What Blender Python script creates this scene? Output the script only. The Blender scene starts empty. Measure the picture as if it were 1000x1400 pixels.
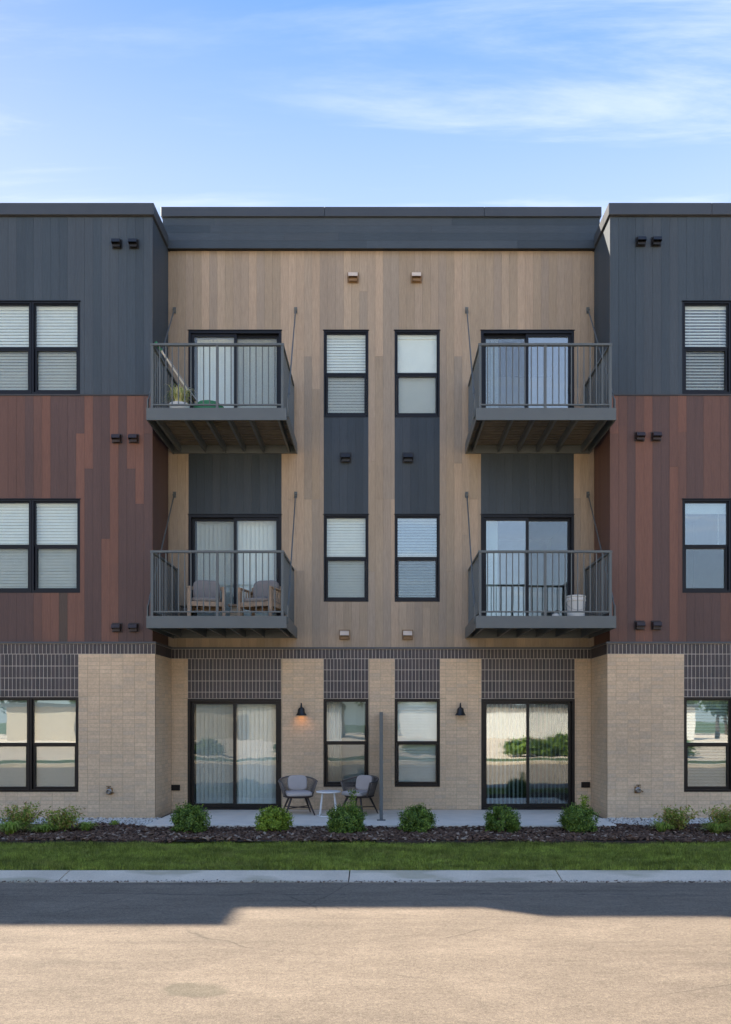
import bpy, bmesh, math, random
import numpy as np
from mathutils import Vector, Matrix
random.seed(7); rng = np.random.default_rng(11)
SC = bpy.context.scene
COL = SC.collection
# ------------------------------------------------------------------ camera, sky, sun, exposure
F = 1105.0; HX, HY = 521.5, 985.0; EYE = 1.74
cd = bpy.data.cameras.new("camera"); cam = bpy.data.objects.new("camera", cd); COL.objects.link(cam)
cam.location = (0, 0, EYE); cam.rotation_euler = (math.radians(90), 0, 0)
cd.sensor_fit = 'HORIZONTAL'; cd.sensor_width = 36.0; cd.lens = F/1000*36
cd.shift_x = -(HX-500)/1000; cd.shift_y = (HY-700)/1000
cd.clip_start = 0.05; cd.clip_end = 3000
SC.camera = cam
SUNV = Vector((-11.2, 7.22, 11.28)).normalized()          # towards the sun
ELEV = math.asin(SUNV.z); AZ = math.atan2(SUNV.x, SUNV.y)
sd = bpy.data.lights.new("sun", 'SUN'); sun = bpy.data.objects.new("sun", sd); COL.objects.link(sun)
sd.energy = 2.25; sd.angle = math.radians(0.55); sd.color = (1.0, 0.88, 0.74)
sun.rotation_euler = SUNV.to_track_quat('Z', 'Y').to_euler(); sun.location = (-20, 13, 30)
W = bpy.data.worlds.new("World"); SC.world = W; W.use_nodes = True
nt = W.node_tree; nt.nodes.clear()
def wn(t, **k):
    n = nt.nodes.new(t)
    for a, b in k.items(): setattr(n, a, b)
    return n
SKY = wn('ShaderNodeTexSky', sky_type='NISHITA', sun_disc=False)
SKY.sun_elevation = ELEV; SKY.sun_rotation = AZ
SKY.air_density = 1.0; SKY.dust_density = 0.6; SKY.ozone_density = 1.6; SKY.altitude = 100
tc = wn('ShaderNodeTexCoord'); sep = wn('ShaderNodeSeparateXYZ'); nt.links.new(tc.outputs['Generated'], sep.inputs[0])
def wm(op, a, b=None):
    n = wn('ShaderNodeMath', operation=op)
    for i, v in enumerate((a, b)):
        if v is None: continue
        if isinstance(v, (int, float)): n.inputs[i].default_value = v
        else: nt.links.new(v, n.inputs[i])
    return n.outputs[0]
zz = wm('ADD', wm('MAXIMUM', sep.outputs[2], 0.0), 0.12)
comb = wn('ShaderNodeCombineXYZ')
nt.links.new(wm('DIVIDE', sep.outputs[0], zz), comb.inputs[0]); nt.links.new(wm('DIVIDE', sep.outputs[1], zz), comb.inputs[1])
mp = wn('ShaderNodeMapping'); mp.inputs['Rotation'].default_value = (0, 0, math.radians(18)); mp.inputs['Scale'].default_value = (0.55, 3.4, 1)
mp.inputs['Location'].default_value = (2.9, 1.15, 0)
nt.links.new(comb.outputs[0], mp.inputs[0])
n1 = wn('ShaderNodeTexNoise'); n1.inputs['Scale'].default_value = 1.7; n1.inputs['Detail'].default_value = 12; n1.inputs['Roughness'].default_value = 0.62; n1.inputs['Distortion'].default_value = 0.45
nt.links.new(mp.outputs[0], n1.inputs[0])
n2 = wn('ShaderNodeTexNoise'); n2.inputs['Scale'].default_value = 1.1; n2.inputs['Detail'].default_value = 3
nt.links.new(comb.outputs[0], n2.inputs[0])
r1 = wn('ShaderNodeMapRange', interpolation_type='SMOOTHSTEP'); r1.inputs[1].default_value = 0.50; r1.inputs[2].default_value = 0.74
nt.links.new(n1.outputs[0], r1.inputs[0])
r2 = wn('ShaderNodeMapRange', interpolation_type='SMOOTHSTEP'); r2.inputs[1].default_value = 0.36; r2.inputs[2].default_value = 0.62; r2.inputs[3].default_value = .25
nt.links.new(n2.outputs[0], r2.inputs[0])
cf = wm('MULTIPLY', wm('MULTIPLY', r1.outputs[0], r2.outputs[0]), 0.36)
rl = wn('ShaderNodeMapRange'); rl.inputs[1].default_value = 0.665; rl.inputs[2].default_value = 0.45; rl.inputs[3].default_value = 0.0; rl.inputs[4].default_value = 0.36
nt.links.new(sep.outputs[2], rl.inputs[0])
cf2 = wm('MINIMUM', wm('ADD', cf, rl.outputs[0]), 0.85)
mixc = wn('ShaderNodeMix', data_type='RGBA'); mixc.inputs[7].default_value = (2.15, 2.12, 2.08, 1)
tint = wn('ShaderNodeMix', data_type='RGBA', blend_type='MULTIPLY'); tint.inputs[0].default_value = 1.0; tint.inputs[7].default_value = (0.43, 0.575, 0.72, 1)
# thin high haze evens out the sky: brightness is compressed everywhere alike
lum = wn('ShaderNodeVectorMath', operation='DOT_PRODUCT'); nt.links.new(SKY.outputs[0], lum.inputs[0]); lum.inputs[1].default_value = (.3, .5, .2)
elv = wn('ShaderNodeMapRange'); nt.links.new(sep.outputs[2], elv.inputs[0])
for i_, q_ in enumerate((0.35, 0.80, 1.06, 0.86)): elv.inputs[i_+1].default_value = q_
gain = wm('MULTIPLY', wm('DIVIDE', 1.40, wm('ADD', wm('MULTIPLY', lum.outputs['Value'], 0.95), 0.2)), elv.outputs[0])
vsc = wn('ShaderNodeVectorMath', operation='SCALE'); nt.links.new(SKY.outputs[0], vsc.inputs[0]); nt.links.new(gain, vsc.inputs['Scale'])
nt.links.new(vsc.outputs[0], tint.inputs[6]); nt.links.new(tint.outputs[2], mixc.inputs[6]); nt.links.new(cf2, mixc.inputs[0])
bg = wn('ShaderNodeBackground'); bg.inputs[1].default_value = 0.10
nt.links.new(mixc.outputs[2], bg.inputs[0])
wo = wn('ShaderNodeOutputWorld'); nt.links.new(bg.outputs[0], wo.inputs[0])
vs = SC.view_settings; vs.view_transform = 'Standard'; vs.look = 'None'; vs.exposure = 2.86; vs.gamma = 1; vs.use_curve_mapping = False
SC.render.engine = 'CYCLES'; SC.cycles.max_bounces = 8; SC.cycles.transparent_max_bounces = 16
SC.cycles.caustics_reflective = False; SC.cycles.caustics_refractive = False
# ------------------------------------------------------------------ material helpers
def srgb(r, g, b):
    f = lambda c: (c/12.92 if c <= .04045 else ((c+.055)/1.055)**2.4)
    return (f(r/255), f(g/255), f(b/255), 1)
class Mat:
    def __init__(s, name, rough=0.6, metal=0.0, spec=0.5, color=(.5, .5, .5, 1)):
        s.m = bpy.data.materials.new(name); s.m.use_nodes = True; s.t = s.m.node_tree
        s.b = s.t.nodes['Principled BSDF']; s.b.inputs['Roughness'].default_value = rough
        s.b.inputs['Metallic'].default_value = metal; s.b.inputs['Specular IOR Level'].default_value = spec
        s.b.inputs['Base Color'].default_value = color
        s.geo = s.n('ShaderNodeNewGeometry'); s.pos = s.geo.outputs['Position']
    def n(s, t, **k):
        x = s.t.nodes.new(t)
        for a, b in k.items(): setattr(x, a, b)
        return x
    def l(s, a, b): s.t.links.new(a, b)
    def set(s, sock, v):
        if hasattr(v, 'is_linked') or hasattr(v, 'links'): s.l(v, sock)
        else: sock.default_value = v
    def noise(s, scale, detail=4, rough=.55, sc3=(1, 1, 1), vec=None, dist=0):
        m = s.n('ShaderNodeMapping'); m.inputs['Scale'].default_value = sc3; s.l(vec or s.pos, m.inputs[0])
        x = s.n('ShaderNodeTexNoise'); x.inputs['Scale'].default_value = scale; x.inputs['Detail'].default_value = detail
        x.inputs['Roughness'].default_value = rough; x.inputs['Distortion'].default_value = dist
        s.l(m.outputs[0], x.inputs[0]); return x.outputs[0]
    def mr(s, v, a, b, c=0.0, d=1.0, smooth=False):
        x = s.n('ShaderNodeMapRange'); 
        if smooth: x.interpolation_type = 'SMOOTHSTEP'
        s.l(v, x.inputs[0])
        for i, q in enumerate((a, b, c, d)): x.inputs[i+1].default_value = q
        return x.outputs[0]
    def math(s, op, a, b=0.0):
        x = s.n('ShaderNodeMath', operation=op); s.set(x.inputs[0], a); s.set(x.inputs[1], b); return x.outputs[0]
    def mix(s, f, a, b, mode='MIX'):
        x = s.n('ShaderNodeMix', data_type='RGBA', blend_type=mode); s.set(x.inputs[0], f); s.set(x.inputs[6], a); s.set(x.inputs[7], b); return x.outputs[2]
    def scale(s, c, f):
        g = s.n('ShaderNodeCombineColor'); 
        for i in range(3): s.l(f, g.inputs[i])
        return s.mix(1.0, c, g.outputs[0], 'MULTIPLY')
    def color(s, c): s.set(s.b.inputs['Base Color'], c)
    def bump(s, h, strength=.3, dist=.01):
        x = s.n('ShaderNodeBump'); x.inputs['Strength'].default_value = strength; x.inputs['Distance'].default_value = dist
        s.l(h, x.inputs['Height']); s.l(x.outputs[0], s.b.inputs['Normal'])
    def rnd(s):
        oi = s.n('ShaderNodeObjectInfo')
        return s.math('FRACT', s.math('ADD', oi.outputs['Random'], s.geo.outputs['Random Per Island']))
    def objcol(s):
        return s.n('ShaderNodeObjectInfo').outputs['Color']
M = {}
def simple(name, c, rough=.6, metal=0, spec=.5, var=.12, vs=6, bump=0, bs=60):
    m = Mat(name, rough, metal, spec)
    n = m.noise(vs, 5); f = m.mr(n, .3, .7, 1-var, 1+var)
    m.color(m.scale(c, f))
    if bump: m.bump(m.noise(bs, 4), bump, .004)
    M[name] = m.m; return m
def siding(name, along=(38, 38, 1.4)):
    m = Mat(name, .55, 0, .35)
    g = m.noise(3.2, 6, .65, along); g2 = m.noise(1.0, 3, .5, (2, 2, .35)); g3 = m.noise(12, 3, .6, along)
    f = m.math('MULTIPLY', m.mr(g, .3, .7, .80, 1.17), m.mr(g2, .3, .7, .93, 1.07))
    f = m.math('MULTIPLY', f, m.mr(g3, .35, .65, .93, 1.06))
    m.color(m.scale(m.objcol(), f)); m.bump(g, .22, .003)
    m.l(m.mr(g, .3, .7, .50, .66), m.b.inputs['Roughness']); M[name] = m.m
siding('siding'); siding('siding_horizontal', (1.4, 38, 38))
def brick(name, ca, cb, cc, rough=.75, spec=.3):
    m = Mat(name, rough, 0, spec)
    r = m.rnd(); c = m.mix(m.mr(r, .0, .5), ca, cb); c = m.mix(m.mr(r, .62, 1.0), c, cc)
    w = m.noise(.55, 3, .5); w2 = m.noise(28, 4, .6)
    c = m.scale(c, m.math('MULTIPLY', m.mr(w, .3, .7, .88, 1.08), m.mr(w2, .3, .7, .86, 1.10)))
    m.color(c); m.bump(w2, .25, .003); M[name] = m.m
brick('tan_brick', (.75, .56, .37, 1), (.70, .515, .335, 1), (.64, .49, .34, 1))
brick('dark_brick', (.050, .040, .041, 1), (.072, .054, .055, 1), (.036, .031, .034, 1), .45, .5)
simple('tan_mortar', (.50, .38, .25, 1), .9)
simple('pale_mortar', (.60, .53, .45, 1), .9)
simple('backing', (.02, .02, .022, 1), .8)
simple('charcoal_metal', (.070, .078, .088, 1), .42, .0, .5, .06, 2)
simple('coping_metal', (.050, .058, .068, 1), .42, .0, .5, .06, 2)
simple('railing_metal', (.105, .120, .122, 1), .42, .0, .5, .06, 3)
simple('bronze_trim', (.045, .040, .038, 1), .45, 0, .5, .08)
simple('black_frame', (.010, .012, .018, 1), .4, 0, .25, .05)
simple('bronze_frame', (.016, .012, .010, 1), .4, 0, .3, .05)
simple('vent_black', (.013, .012, .012, 1), .45)
simple('vent_brown', (.035, .022, .02, 1), .5)
simple('vent_tan', (.62, .52, .42, 1), .5)
simple('vent_tan_dark', (.23, .14, .065, 1), .5)
simple('white_blind', (.90, .90, .86, 1), .6, var=.03)
simple('grey_blind', (.45, .50, .48, 1), .6, var=.03)
simple('interior', (.10, .105, .11, 1), .9)
simple('roof', (.35, .35, .34, 1), .9)
simple('deck_wood', (.17, .135, .085, 1), .8, var=.2, bump=.2)
simple('steel', (.35, .35, .35, 1), .35, .9)
simple('stucco', (.45, .39, .30, 1), .9, bump=.2)
simple('black_paint', (.012, .012, .013, 1), .4)
simple('white_paint', (.78, .78, .76, 1), .4, var=.03)
simple('white_plastic', (.74, .73, .68, 1), .4, var=.03)
simple('rope', (.17, .145, .125, 1), .85, var=.2, bump=.4, bs=300)
simple('cushion', (.46, .41, .38, 1), .9, var=.05, bump=.3, bs=250)
simple('cushion_dark', (.26, .235, .215, 1), .9, var=.06, bump=.3, bs=250)
simple('dark_wood', (.045, .03, .026, 1), .5, var=.2)
simple('light_wicker', (.40, .29, .20, 1), .75, var=.25, bump=.5, bs=180)
simple('green_plastic', (.03, .24, .10, 1), .4, var=.05)
simple('brass', (.32, .2, .1, 1), .4, .8)
simple('bark', (.07, .05, .035, 1), .9, var=.3)
simple('glass_plain', (.6, .65, .65, 1), .1)
# glass
def glass(name, refl, tr, wob=.16):
    m = bpy.data.materials.new(name); m.use_nodes = True; t = m.node_tree; t.nodes.clear()
    N = t.nodes.new; L = t.links.new
    o = N('ShaderNodeOutputMaterial'); mx = N('ShaderNodeMixShader'); tp = N('ShaderNodeBsdfTransparent'); gl = N('ShaderNodeBsdfGlossy')
    tp.inputs[0].default_value = tr; gl.inputs['Roughness'].default_value = 0.01; gl.inputs[0].default_value = (.93, .97, 1, 1)
    lw = N('ShaderNodeLayerWeight'); lw.inputs[0].default_value = .5
    mr = N('ShaderNodeMapRange'); mr.inputs[1].default_value = 0; mr.inputs[2].default_value = 1; mr.inputs[3].default_value = refl; mr.inputs[4].default_value = min(1, refl+.75)
    pw = N('ShaderNodeMath'); pw.operation = 'POWER'; pw.inputs[1].default_value = 2.5
    L(lw.outputs['Facing'], pw.inputs[0]); L(pw.outputs[0], mr.inputs[0]); L(mr.outputs[0], mx.inputs[0])
    g = N('ShaderNodeNewGeometry'); no = N('ShaderNodeTexNoise'); no.inputs['Scale'].default_value = 1.6; no.inputs['Detail'].default_value = 1.5
    L(g.outputs['Position'], no.inputs[0]); bp = N('ShaderNodeBump'); bp.inputs['Strength'].default_value = wob; bp.inputs['Distance'].default_value = .012
    L(no.outputs[0], bp.inputs['Height']); L(bp.outputs[0], gl.inputs['Normal'])
    L(tp.outputs[0], mx.inputs[1]); L(gl.outputs[0], mx.inputs[2]); L(mx.outputs[0], o.inputs[0]); M[name] = m
glass('glass', .065, (.965, 1.0, .985, 1)); glass('glass_coated', .22, (.84, .92, .92, 1), .07)
m = bpy.data.materials.new('screen_mesh'); m.use_nodes = True; t = m.node_tree; t.nodes.clear()
o = t.nodes.new('ShaderNodeOutputMaterial'); mx = t.nodes.new('ShaderNodeMixShader'); tp = t.nodes.new('ShaderNodeBsdfTransparent'); df = t.nodes.new('ShaderNodeBsdfDiffuse')
df.inputs[0].default_value = (.05, .055, .055, 1); mx.inputs[0].default_value = .12
t.links.new(tp.outputs[0], mx.inputs[1]); t.links.new(df.outputs[0], mx.inputs[2]); t.links.new(mx.outputs[0], o.inputs[0]); M['screen_mesh'] = m
# concrete
def concrete(name, c, stain=.18):
    m = Mat(name, .85, 0, .3)
    a = m.noise(1.1, 5, .6); b = m.noise(60, 3, .6); s_ = m.noise(.7, 3, .5, (1, 2.5, 1))
    col = m.scale(c, m.math('MULTIPLY', m.mr(a, .3, .7, .80, 1.10), m.mr(b, .3, .7, .88, 1.10)))
    col = m.mix(m.mr(s_, .53, .60, 0, .55), col, (c[0]*.5, c[1]*.52, c[2]*.42, 1))
    m.color(col); m.bump(b, .2, .003); M[name] = m.m
concrete('concrete', (.74, .62, .47, 1)); 
simple('patio_concrete', (.76, .68, .56, 1), .8, var=.07, vs=3, bump=.15)
# asphalt
m = Mat('asphalt', .82, 0, .35)
a = m.noise(85, 4, .8); b = m.noise(.9, 6, .65, (.6, 1.3, 1)); c = m.noise(3.5, 6, .75, (.5, 1.4, 1)); d = m.noise(240, 2, .8); e = m.noise(28, 5, .8)
f = m.math('MULTIPLY', m.mr(a, .36, .64, .68, 1.30), m.mr(b, .34, .66, .84, 1.10))
f = m.math('MULTIPLY', f, m.mr(c, .36, .66, .84, 1.10)); f = m.math('MULTIPLY', f, m.mr(e, .36, .64, .80, 1.17)); f = m.math('MULTIPLY', f, m.mr(d, .35, .65, .70, 1.28))
base = m.scale((.285, .232, .172, 1), f)
st = m.noise(6, 6, .75); base = m.mix(m.mr(st, .64, .72, 0, .45), base, (.085, .072, .055, 1))
tk = m.noise(1.0, 4, .6, (.25, 5, 1)); base = m.mix(m.mr(tk, .55, .70, 0, .28), base, (.10, .085, .068, 1))
cr = m.n('ShaderNodeTexVoronoi', feature='DISTANCE_TO_EDGE'); cr.inputs['Scale'].default_value = .55
cm = m.n('ShaderNodeMapping'); m.l(m.pos, cm.inputs[0]); cn = m.n('ShaderNodeMix', data_type='VECTOR'); cn.inputs[0].default_value = .12
nz = m.n('ShaderNodeTexNoise'); nz.inputs['Scale'].default_value = 2.5; nz.inputs['Detail'].default_value = 5; m.l(m.pos, nz.inputs[0])
m.l(cm.outputs[0], cn.inputs[4]); m.l(nz.outputs['Color'], cn.inputs[5]); m.l(cn.outputs[1], cr.inputs[0])
base = m.mix(m.math('MULTIPLY', m.mr(cr.outputs[0], .0, .005, .5, 0), m.mr(m.noise(.8, 2), .52, .58)), base, (.05, .045, .04, 1))
sp = m.n('ShaderNodeTexVoronoi'); sp.inputs['Scale'].default_value = 70; m.l(m.pos, sp.inputs[0])
base = m.mix(m.mr(sp.outputs['Distance'], .12, .20, .6, 0), base, (.34, .29, .23, 1))
# oily patch and dark seam streaks
sx = m.n('ShaderNodeSeparateXYZ'); m.l(m.pos, sx.inputs[0])
wv = m.noise(2.4, 4, .6)
ex = m.math('DIVIDE', m.math('ADD', sx.outputs[0], 1.33), .24); ey = m.math('DIVIDE', m.math('SUBTRACT', sx.outputs[1], 5.67), .17)
dd = m.math('ADD', m.math('ADD', m.math('MULTIPLY', ex, ex), m.math('MULTIPLY', ey, ey)), m.math('MULTIPLY', m.mr(wv, .2, .8, -1, 1), .9))
base = m.mix(m.mr(dd, .8, 1.15, .38, 0), base, (.075, .08, .05, 1))
sy = m.math('ABSOLUTE', m.math('SUBTRACT', m.math('ADD', sx.outputs[1], m.math('MULTIPLY', wv, .35)), 8.95), 0)
base = m.mix(m.math('MULTIPLY', m.mr(sy, .0, .035, .6, 0), m.mr(m.noise(3, 3), .45, .6)), base, (.05, .05, .05, 1))
m.color(base); m.bump(m.math('ADD', a, d), .9, .012); M['asphalt'] = m.m
# soil, grass, leaves
simple('soil', (.055, .036, .025, 1), .95, var=.4, vs=20, bump=.8, bs=60)
simple('lawn_soil', (.060, .070, .018, 1), .95, var=.3, vs=14, bump=.6, bs=80)
simple('pale_gravel', (.66, .54, .40, 1), .95, var=.2, vs=.7)
simple('far_grass', (.07, .10, .03, 1), .95, var=.25, vs=1.5)
def leafy(name, cols, rough=.55, tr=.25):
    m = Mat(name, rough, 0, .35)
    r = m.rnd(); c = cols[0]
    for i, q in enumerate(cols[1:]):
        k = (i+1)/len(cols); c = m.mix(m.mr(r, k-.12, k+.12), c, q)
    m.color(m.scale(c, m.mr(m.noise(5, 3), .3, .7, .8, 1.2)))
    tl = m.n('ShaderNodeBsdfTranslucent'); m.l(m.b.inputs['Base Color'].links[0].from_socket, tl.inputs[0])
    mx = m.n('ShaderNodeMixShader'); mx.inputs[0].default_value = tr
    out = [n for n in m.t.nodes if n.type == 'OUTPUT_MATERIAL'][0]
    m.l(m.b.outputs[0], mx.inputs[1]); m.l(tl.outputs[0], mx.inputs[2]); m.l(mx.outputs[0], out.inputs[0]); M[name] = m.m; return m
leafy('shrub_leaf', [(.065, .12, .022, 1), (.13, .215, .036, 1), (.25, .36, .055, 1)])
leafy('shrub_leaf_bright', [(.14, .22, .025, 1), (.24, .34, .035, 1), (.38, .48, .055, 1)])
leafy('lily_leaf', [(.20, .33, .05, 1), (.34, .46, .07, 1), (.46, .50, .12, 1)])
leafy('spirea_leaf', [(.16, .26, .04, 1), (.28, .38, .06, 1), (.46, .46, .10, 1), (.42, .27, .10, 1)])
leafy('stripe_leaf', [(.60, .60, .28, 1), (.80, .76, .45, 1), (.34, .42, .12, 1)])
leafy('tree_leaf', [(.035, .06, .015, 1), (.06, .10, .025, 1)])
m = leafy('grass', [(.17, .215, .030, 1), (.24, .295, .045, 1), (.38, .42, .08, 1)], .5, .25)
c0 = m.b.inputs['Base Color'].links[0].from_socket
pt = m.math('MULTIPLY', m.mr(m.noise(1.3, 4, .6, (.6, 1.6, 1)), .35, .65, .72, 1.25), m.math('MULTIPLY', m.mr(m.noise(9, 3, .6), .35, .65, .70, 1.30), m.mr(m.noise(38, 3, .7), .35, .65, .70, 1.32)))
c1 = m.mix(m.mr(m.noise(2.2, 3, .6), .56, .68, 0, .35), m.scale(c0, pt), (.34, .30, .10, 1)); m.color(c1)
for n_ in m.t.nodes:
    if n_.type == 'BSDF_TRANSLUCENT': m.l(c1, n_.inputs[0])
m = Mat('mulch', .9, 0, .2); r = m.rnd()
m.color(m.mix(m.mr(r, .88, .93), m.mix(r, (.06, .034, .024, 1), (.21, .125, .082, 1)), (.36, .27, .20, 1))); M['mulch'] = m.m
m = Mat('pebble', .8, 0, .3); r = m.rnd()
m.color(m.mix(m.mr(r, .55, .9), m.mix(r, (.58, .54, .47, 1), (.80, .76, .68, 1)), (.20, .17, .14, 1))); M['pebble'] = m.m
m = Mat('bulb', .5); m.b.inputs['Emission Color'].default_value = (1, .45, .15, 1); m.b.inputs['Emission Strength'].default_value = 3; M['bulb'] = m.m
# ------------------------------------------------------------------ object helpers
def tag(o, label=None, cat=None, group=None, kind=None):
    if label: o['label'] = label
    if cat: o['category'] = cat
    if group: o['group'] = group
    if kind: o['kind'] = kind
    return o
def root(name, loc, label, cat, group=None, rz=0):
    o = bpy.data.objects.new(name, None); COL.objects.link(o); o.location = loc; o.rotation_euler[2] = rz; o.empty_display_size = .1
    return tag(o, label, cat, group)
def link(name, me, mat, parent=None, loc=(0, 0, 0), smooth=False):
    if mat and not me.materials: me.materials.append(M[mat])
    o = bpy.data.objects.new(name, me); COL.objects.link(o); o.location = loc
    if parent is not None: o.parent = parent
    if smooth:
        me.polygons.foreach_set('use_smooth', [True]*len(me.polygons))
    return o
CUBE_V = [(x, y, z) for x in (0, 1) for y in (0, 1) for z in (0, 1)]
CUBE_F = [(0, 1, 3, 2), (4, 6, 7, 5), (0, 4, 5, 1), (2, 3, 7, 6), (0, 2, 6, 4), (1, 5, 7, 3)]
class MB:
    """collects shapes into one mesh"""
    def __init__(s): s.v = []; s.f = []
    def box(s, x0, x1, y0, y1, z0, z1, mtx=None):
        b = len(s.v)
        for x, y, z in CUBE_V:
            p = Vector((x0+(x1-x0)*x, y0+(y1-y0)*y, z0+(z1-z0)*z))
            s.v.append(tuple(mtx @ p) if mtx else tuple(p))
        s.f += [tuple(b+i for i in f) for f in CUBE_F]; return s
    def tube(s, pts, r, n=8, cap=True, radii=None):
        pts = [Vector(p) for p in pts]; b = len(s.v); up = None
        for i, p in enumerate(pts):
            d = (pts[min(i+1, len(pts)-1)]-pts[max(i-1, 0)]).normalized()
            if up is None: up = d.orthogonal().normalized()
            u = (up-d*up.dot(d)); u = u.normalized() if u.length > 1e-5 else d.orthogonal().normalized(); up = u; w = d.cross(u)
            rr = radii[i] if radii else r
            for k in range(n):
                a = 2*math.pi*k/n; s.v.append(tuple(p+(u*math.cos(a)+w*math.sin(a))*rr))
        for i in range(len(pts)-1):
            for k in range(n):
                s.f.append((b+i*n+k, b+i*n+(k+1) % n, b+(i+1)*n+(k+1) % n, b+(i+1)*n+k))
        if cap:
            s.f.append(tuple(b+k for k in reversed(range(n)))); s.f.append(tuple(b+(len(pts)-1)*n+k for k in range(n)))
        return s
    def lathe(s, prof, n=20, c=(0, 0, 0), cap=True):
        b = len(s.v)
        for r, z in prof:
            for k in range(n):
                a = 2*math.pi*k/n; s.v.append((c[0]+r*math.cos(a), c[1]+r*math.sin(a), c[2]+z))
        for i in range(len(prof)-1):
            for k in range(n): s.f.append((b+i*n+k, b+i*n+(k+1) % n, b+(i+1)*n+(k+1) % n, b+(i+1)*n+k))
        if cap:
            s.f.append(tuple(b+k for k in reversed(range(n)))); s.f.append(tuple(b+(len(prof)-1)*n+k for k in range(n)))
        return s
    def mesh(s, name='mesh'):
        me = bpy.data.meshes.new(name); me.from_pydata(s.v, [], s.f); me.update(); return me
    def obj(s, name, mat, parent=None, loc=(0, 0, 0), smooth=False, bevel=0):
        me = s.mesh(name)
        if bevel:
            bm = bmesh.new(); bm.from_mesh(me)
            bmesh.ops.bevel(bm, geom=bm.edges[:], offset=bevel, segments=1, affect='EDGES', clamp_overlap=True); bm.to_mesh(me); bm.free()
        return link(name, me, mat, parent, loc, smooth)
UNIT = {}
def unit(mat):
    if mat not in UNIT:
        me = bpy.data.meshes.new('unit_'+mat); me.from_pydata([(x-.5, y-.5, z-.5) for x, y, z in CUBE_V], [], CUBE_F); me.materials.append(M[mat]); UNIT[mat] = me
    return UNIT[mat]
def piece(name, mat, parent, x0, x1, y0, y1, z0, z1, off=(0, 0, 0), color=None):
    o = bpy.data.objects.new(name, unit(mat)); COL.objects.link(o)
    o.location = ((x0+x1)/2-off[0], (y0+y1)/2-off[1], (z0+z1)/2-off[2]); o.scale = (x1-x0, y1-y0, z1-z0)
    if parent is not None: o.parent = parent
    if color: o.color = (*color[:3], 1)
    return o
def bigmesh(name, v, nper, mat, parent=None, kind=None):
    """v: (N*nper,3) array of separate polygons"""
    v = np.asarray(v, dtype=np.float32).reshape(-1, 3); n = len(v)//nper
    me = bpy.data.meshes.new(name); me.vertices.add(len(v)); me.vertices.foreach_set('co', v.ravel())
    me.loops.add(len(v)); me.loops.foreach_set('vertex_index', np.arange(len(v), dtype=np.int32))
    me.polygons.add(n); me.polygons.foreach_set('loop_start', np.arange(0, n*nper, nper, dtype=np.int32)); me.update(calc_edges=True)
    o = link(name, me, mat, parent)
    if kind: o['kind'] = kind
    return o
def indexed(name, v, f, mat, parent=None):
    v = np.asarray(v, dtype=np.float32).reshape(-1, 3); f = np.asarray(f, dtype=np.int32); n, k = f.shape
    me = bpy.data.meshes.new(name); me.vertices.add(len(v)); me.vertices.foreach_set('co', v.ravel())
    me.loops.add(n*k); me.loops.foreach_set('vertex_index', f.ravel())
    me.polygons.add(n); me.polygons.foreach_set('loop_start', np.arange(0, n*k, k, dtype=np.int32)); me.update(calc_edges=True)
    return link(name, me, mat, parent)
def copy_tree(o, parent=None):
    c = o.copy(); COL.objects.link(c)
    if parent is not None: c.parent = parent
    for ch in [x for x in bpy.data.objects if x.parent == o]: copy_tree(ch, c)
    return c
def subtract(rects, holes):
    for h in holes:
        out = []
        for r in rects:
            x0, x1, z0, z1 = r; a0, a1, b0, b1 = h
            if a1 <= x0 or a0 >= x1 or b1 <= z0 or b0 >= z1: out.append(r); continue
            if b0 > z0: out.append((x0, x1, z0, b0))
            if b1 < z1: out.append((x0, x1, b1, z1))
            m0, m1 = max(z0, b0), min(z1, b1)
            if a0 > x0: out.append((x0, a0, m0, m1))
            if a1 < x1: out.append((a1, x1, m0, m1))
        rects = out
    return rects
# ------------------------------------------------------------------ ground, road, kerb
ZR = -0.15                     # road level; the patio is 0
def sheet(name, x0, x1, y0, y1, z, mat, n=(1, 1)):
    v = []; f = []
    for j in range(n[1]+1):
        for i in range(n[0]+1): v.append((x0+(x1-x0)*i/n[0], y0+(y1-y0)*j/n[1], z))
    for j in range(n[1]):
        for i in range(n[0]): a = j*(n[0]+1)+i; f.append((a, a+1, a+n[0]+2, a+n[0]+1))
    me = bpy.data.meshes.new(name); me.from_pydata(v, [], f); o = link(name, me, mat); o['kind'] = 'structure'; return o
sheet('ground', -600, 600, -600, 600, -.30, 'far_grass')
MB().box(-90, 90, -3, 9.42, -.28, ZR).obj('road', 'asphalt')['kind'] = 'structure'
MB().box(-40, 40, 9.95, 12.02, -.28, -.115).obj('lawn', 'lawn_soil')['kind'] = 'structure'
MB().box(-40, 40, 12.02, 17, -.28, -.06).obj('planting_bed', 'soil')['kind'] = 'structure'
kerb = bpy.data.objects.new('kerb', None); COL.objects.link(kerb); kerb['kind'] = 'structure'
def kerb_section(x0, x1, ya, yb, parent, flip=1):
    prof = [(ya, ZR-.10), (ya, ZR+.004), (ya+.16*flip, ZR-.004), (ya+.34*flip, ZR+.028), (yb-.05*flip, ZR+.05), (yb, ZR+.045), (yb, ZR-.10)]
    v = [(x, y, z) for x in (x0, x1) for y, z in prof]; n = len(prof)
    f = [(i, (i+1) % n, n+(i+1) % n, n+i) for i in range(n)]+[tuple(range(n)), tuple(reversed(range(n, 2*n)))]
    me = bpy.data.meshes.new('kerb_section'); me.from_pydata(v, [], f)
    bm = bmesh.new(); bm.from_mesh(me); bmesh.ops.recalc_face_normals(bm, faces=bm.faces[:]); bm.to_mesh(me); bm.free()
    return link('kerb_section', me, 'concrete', parent)
js = [-10.8, -7.3, -3.82, -.385, 2.14, 5.4, 8.8]
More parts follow.
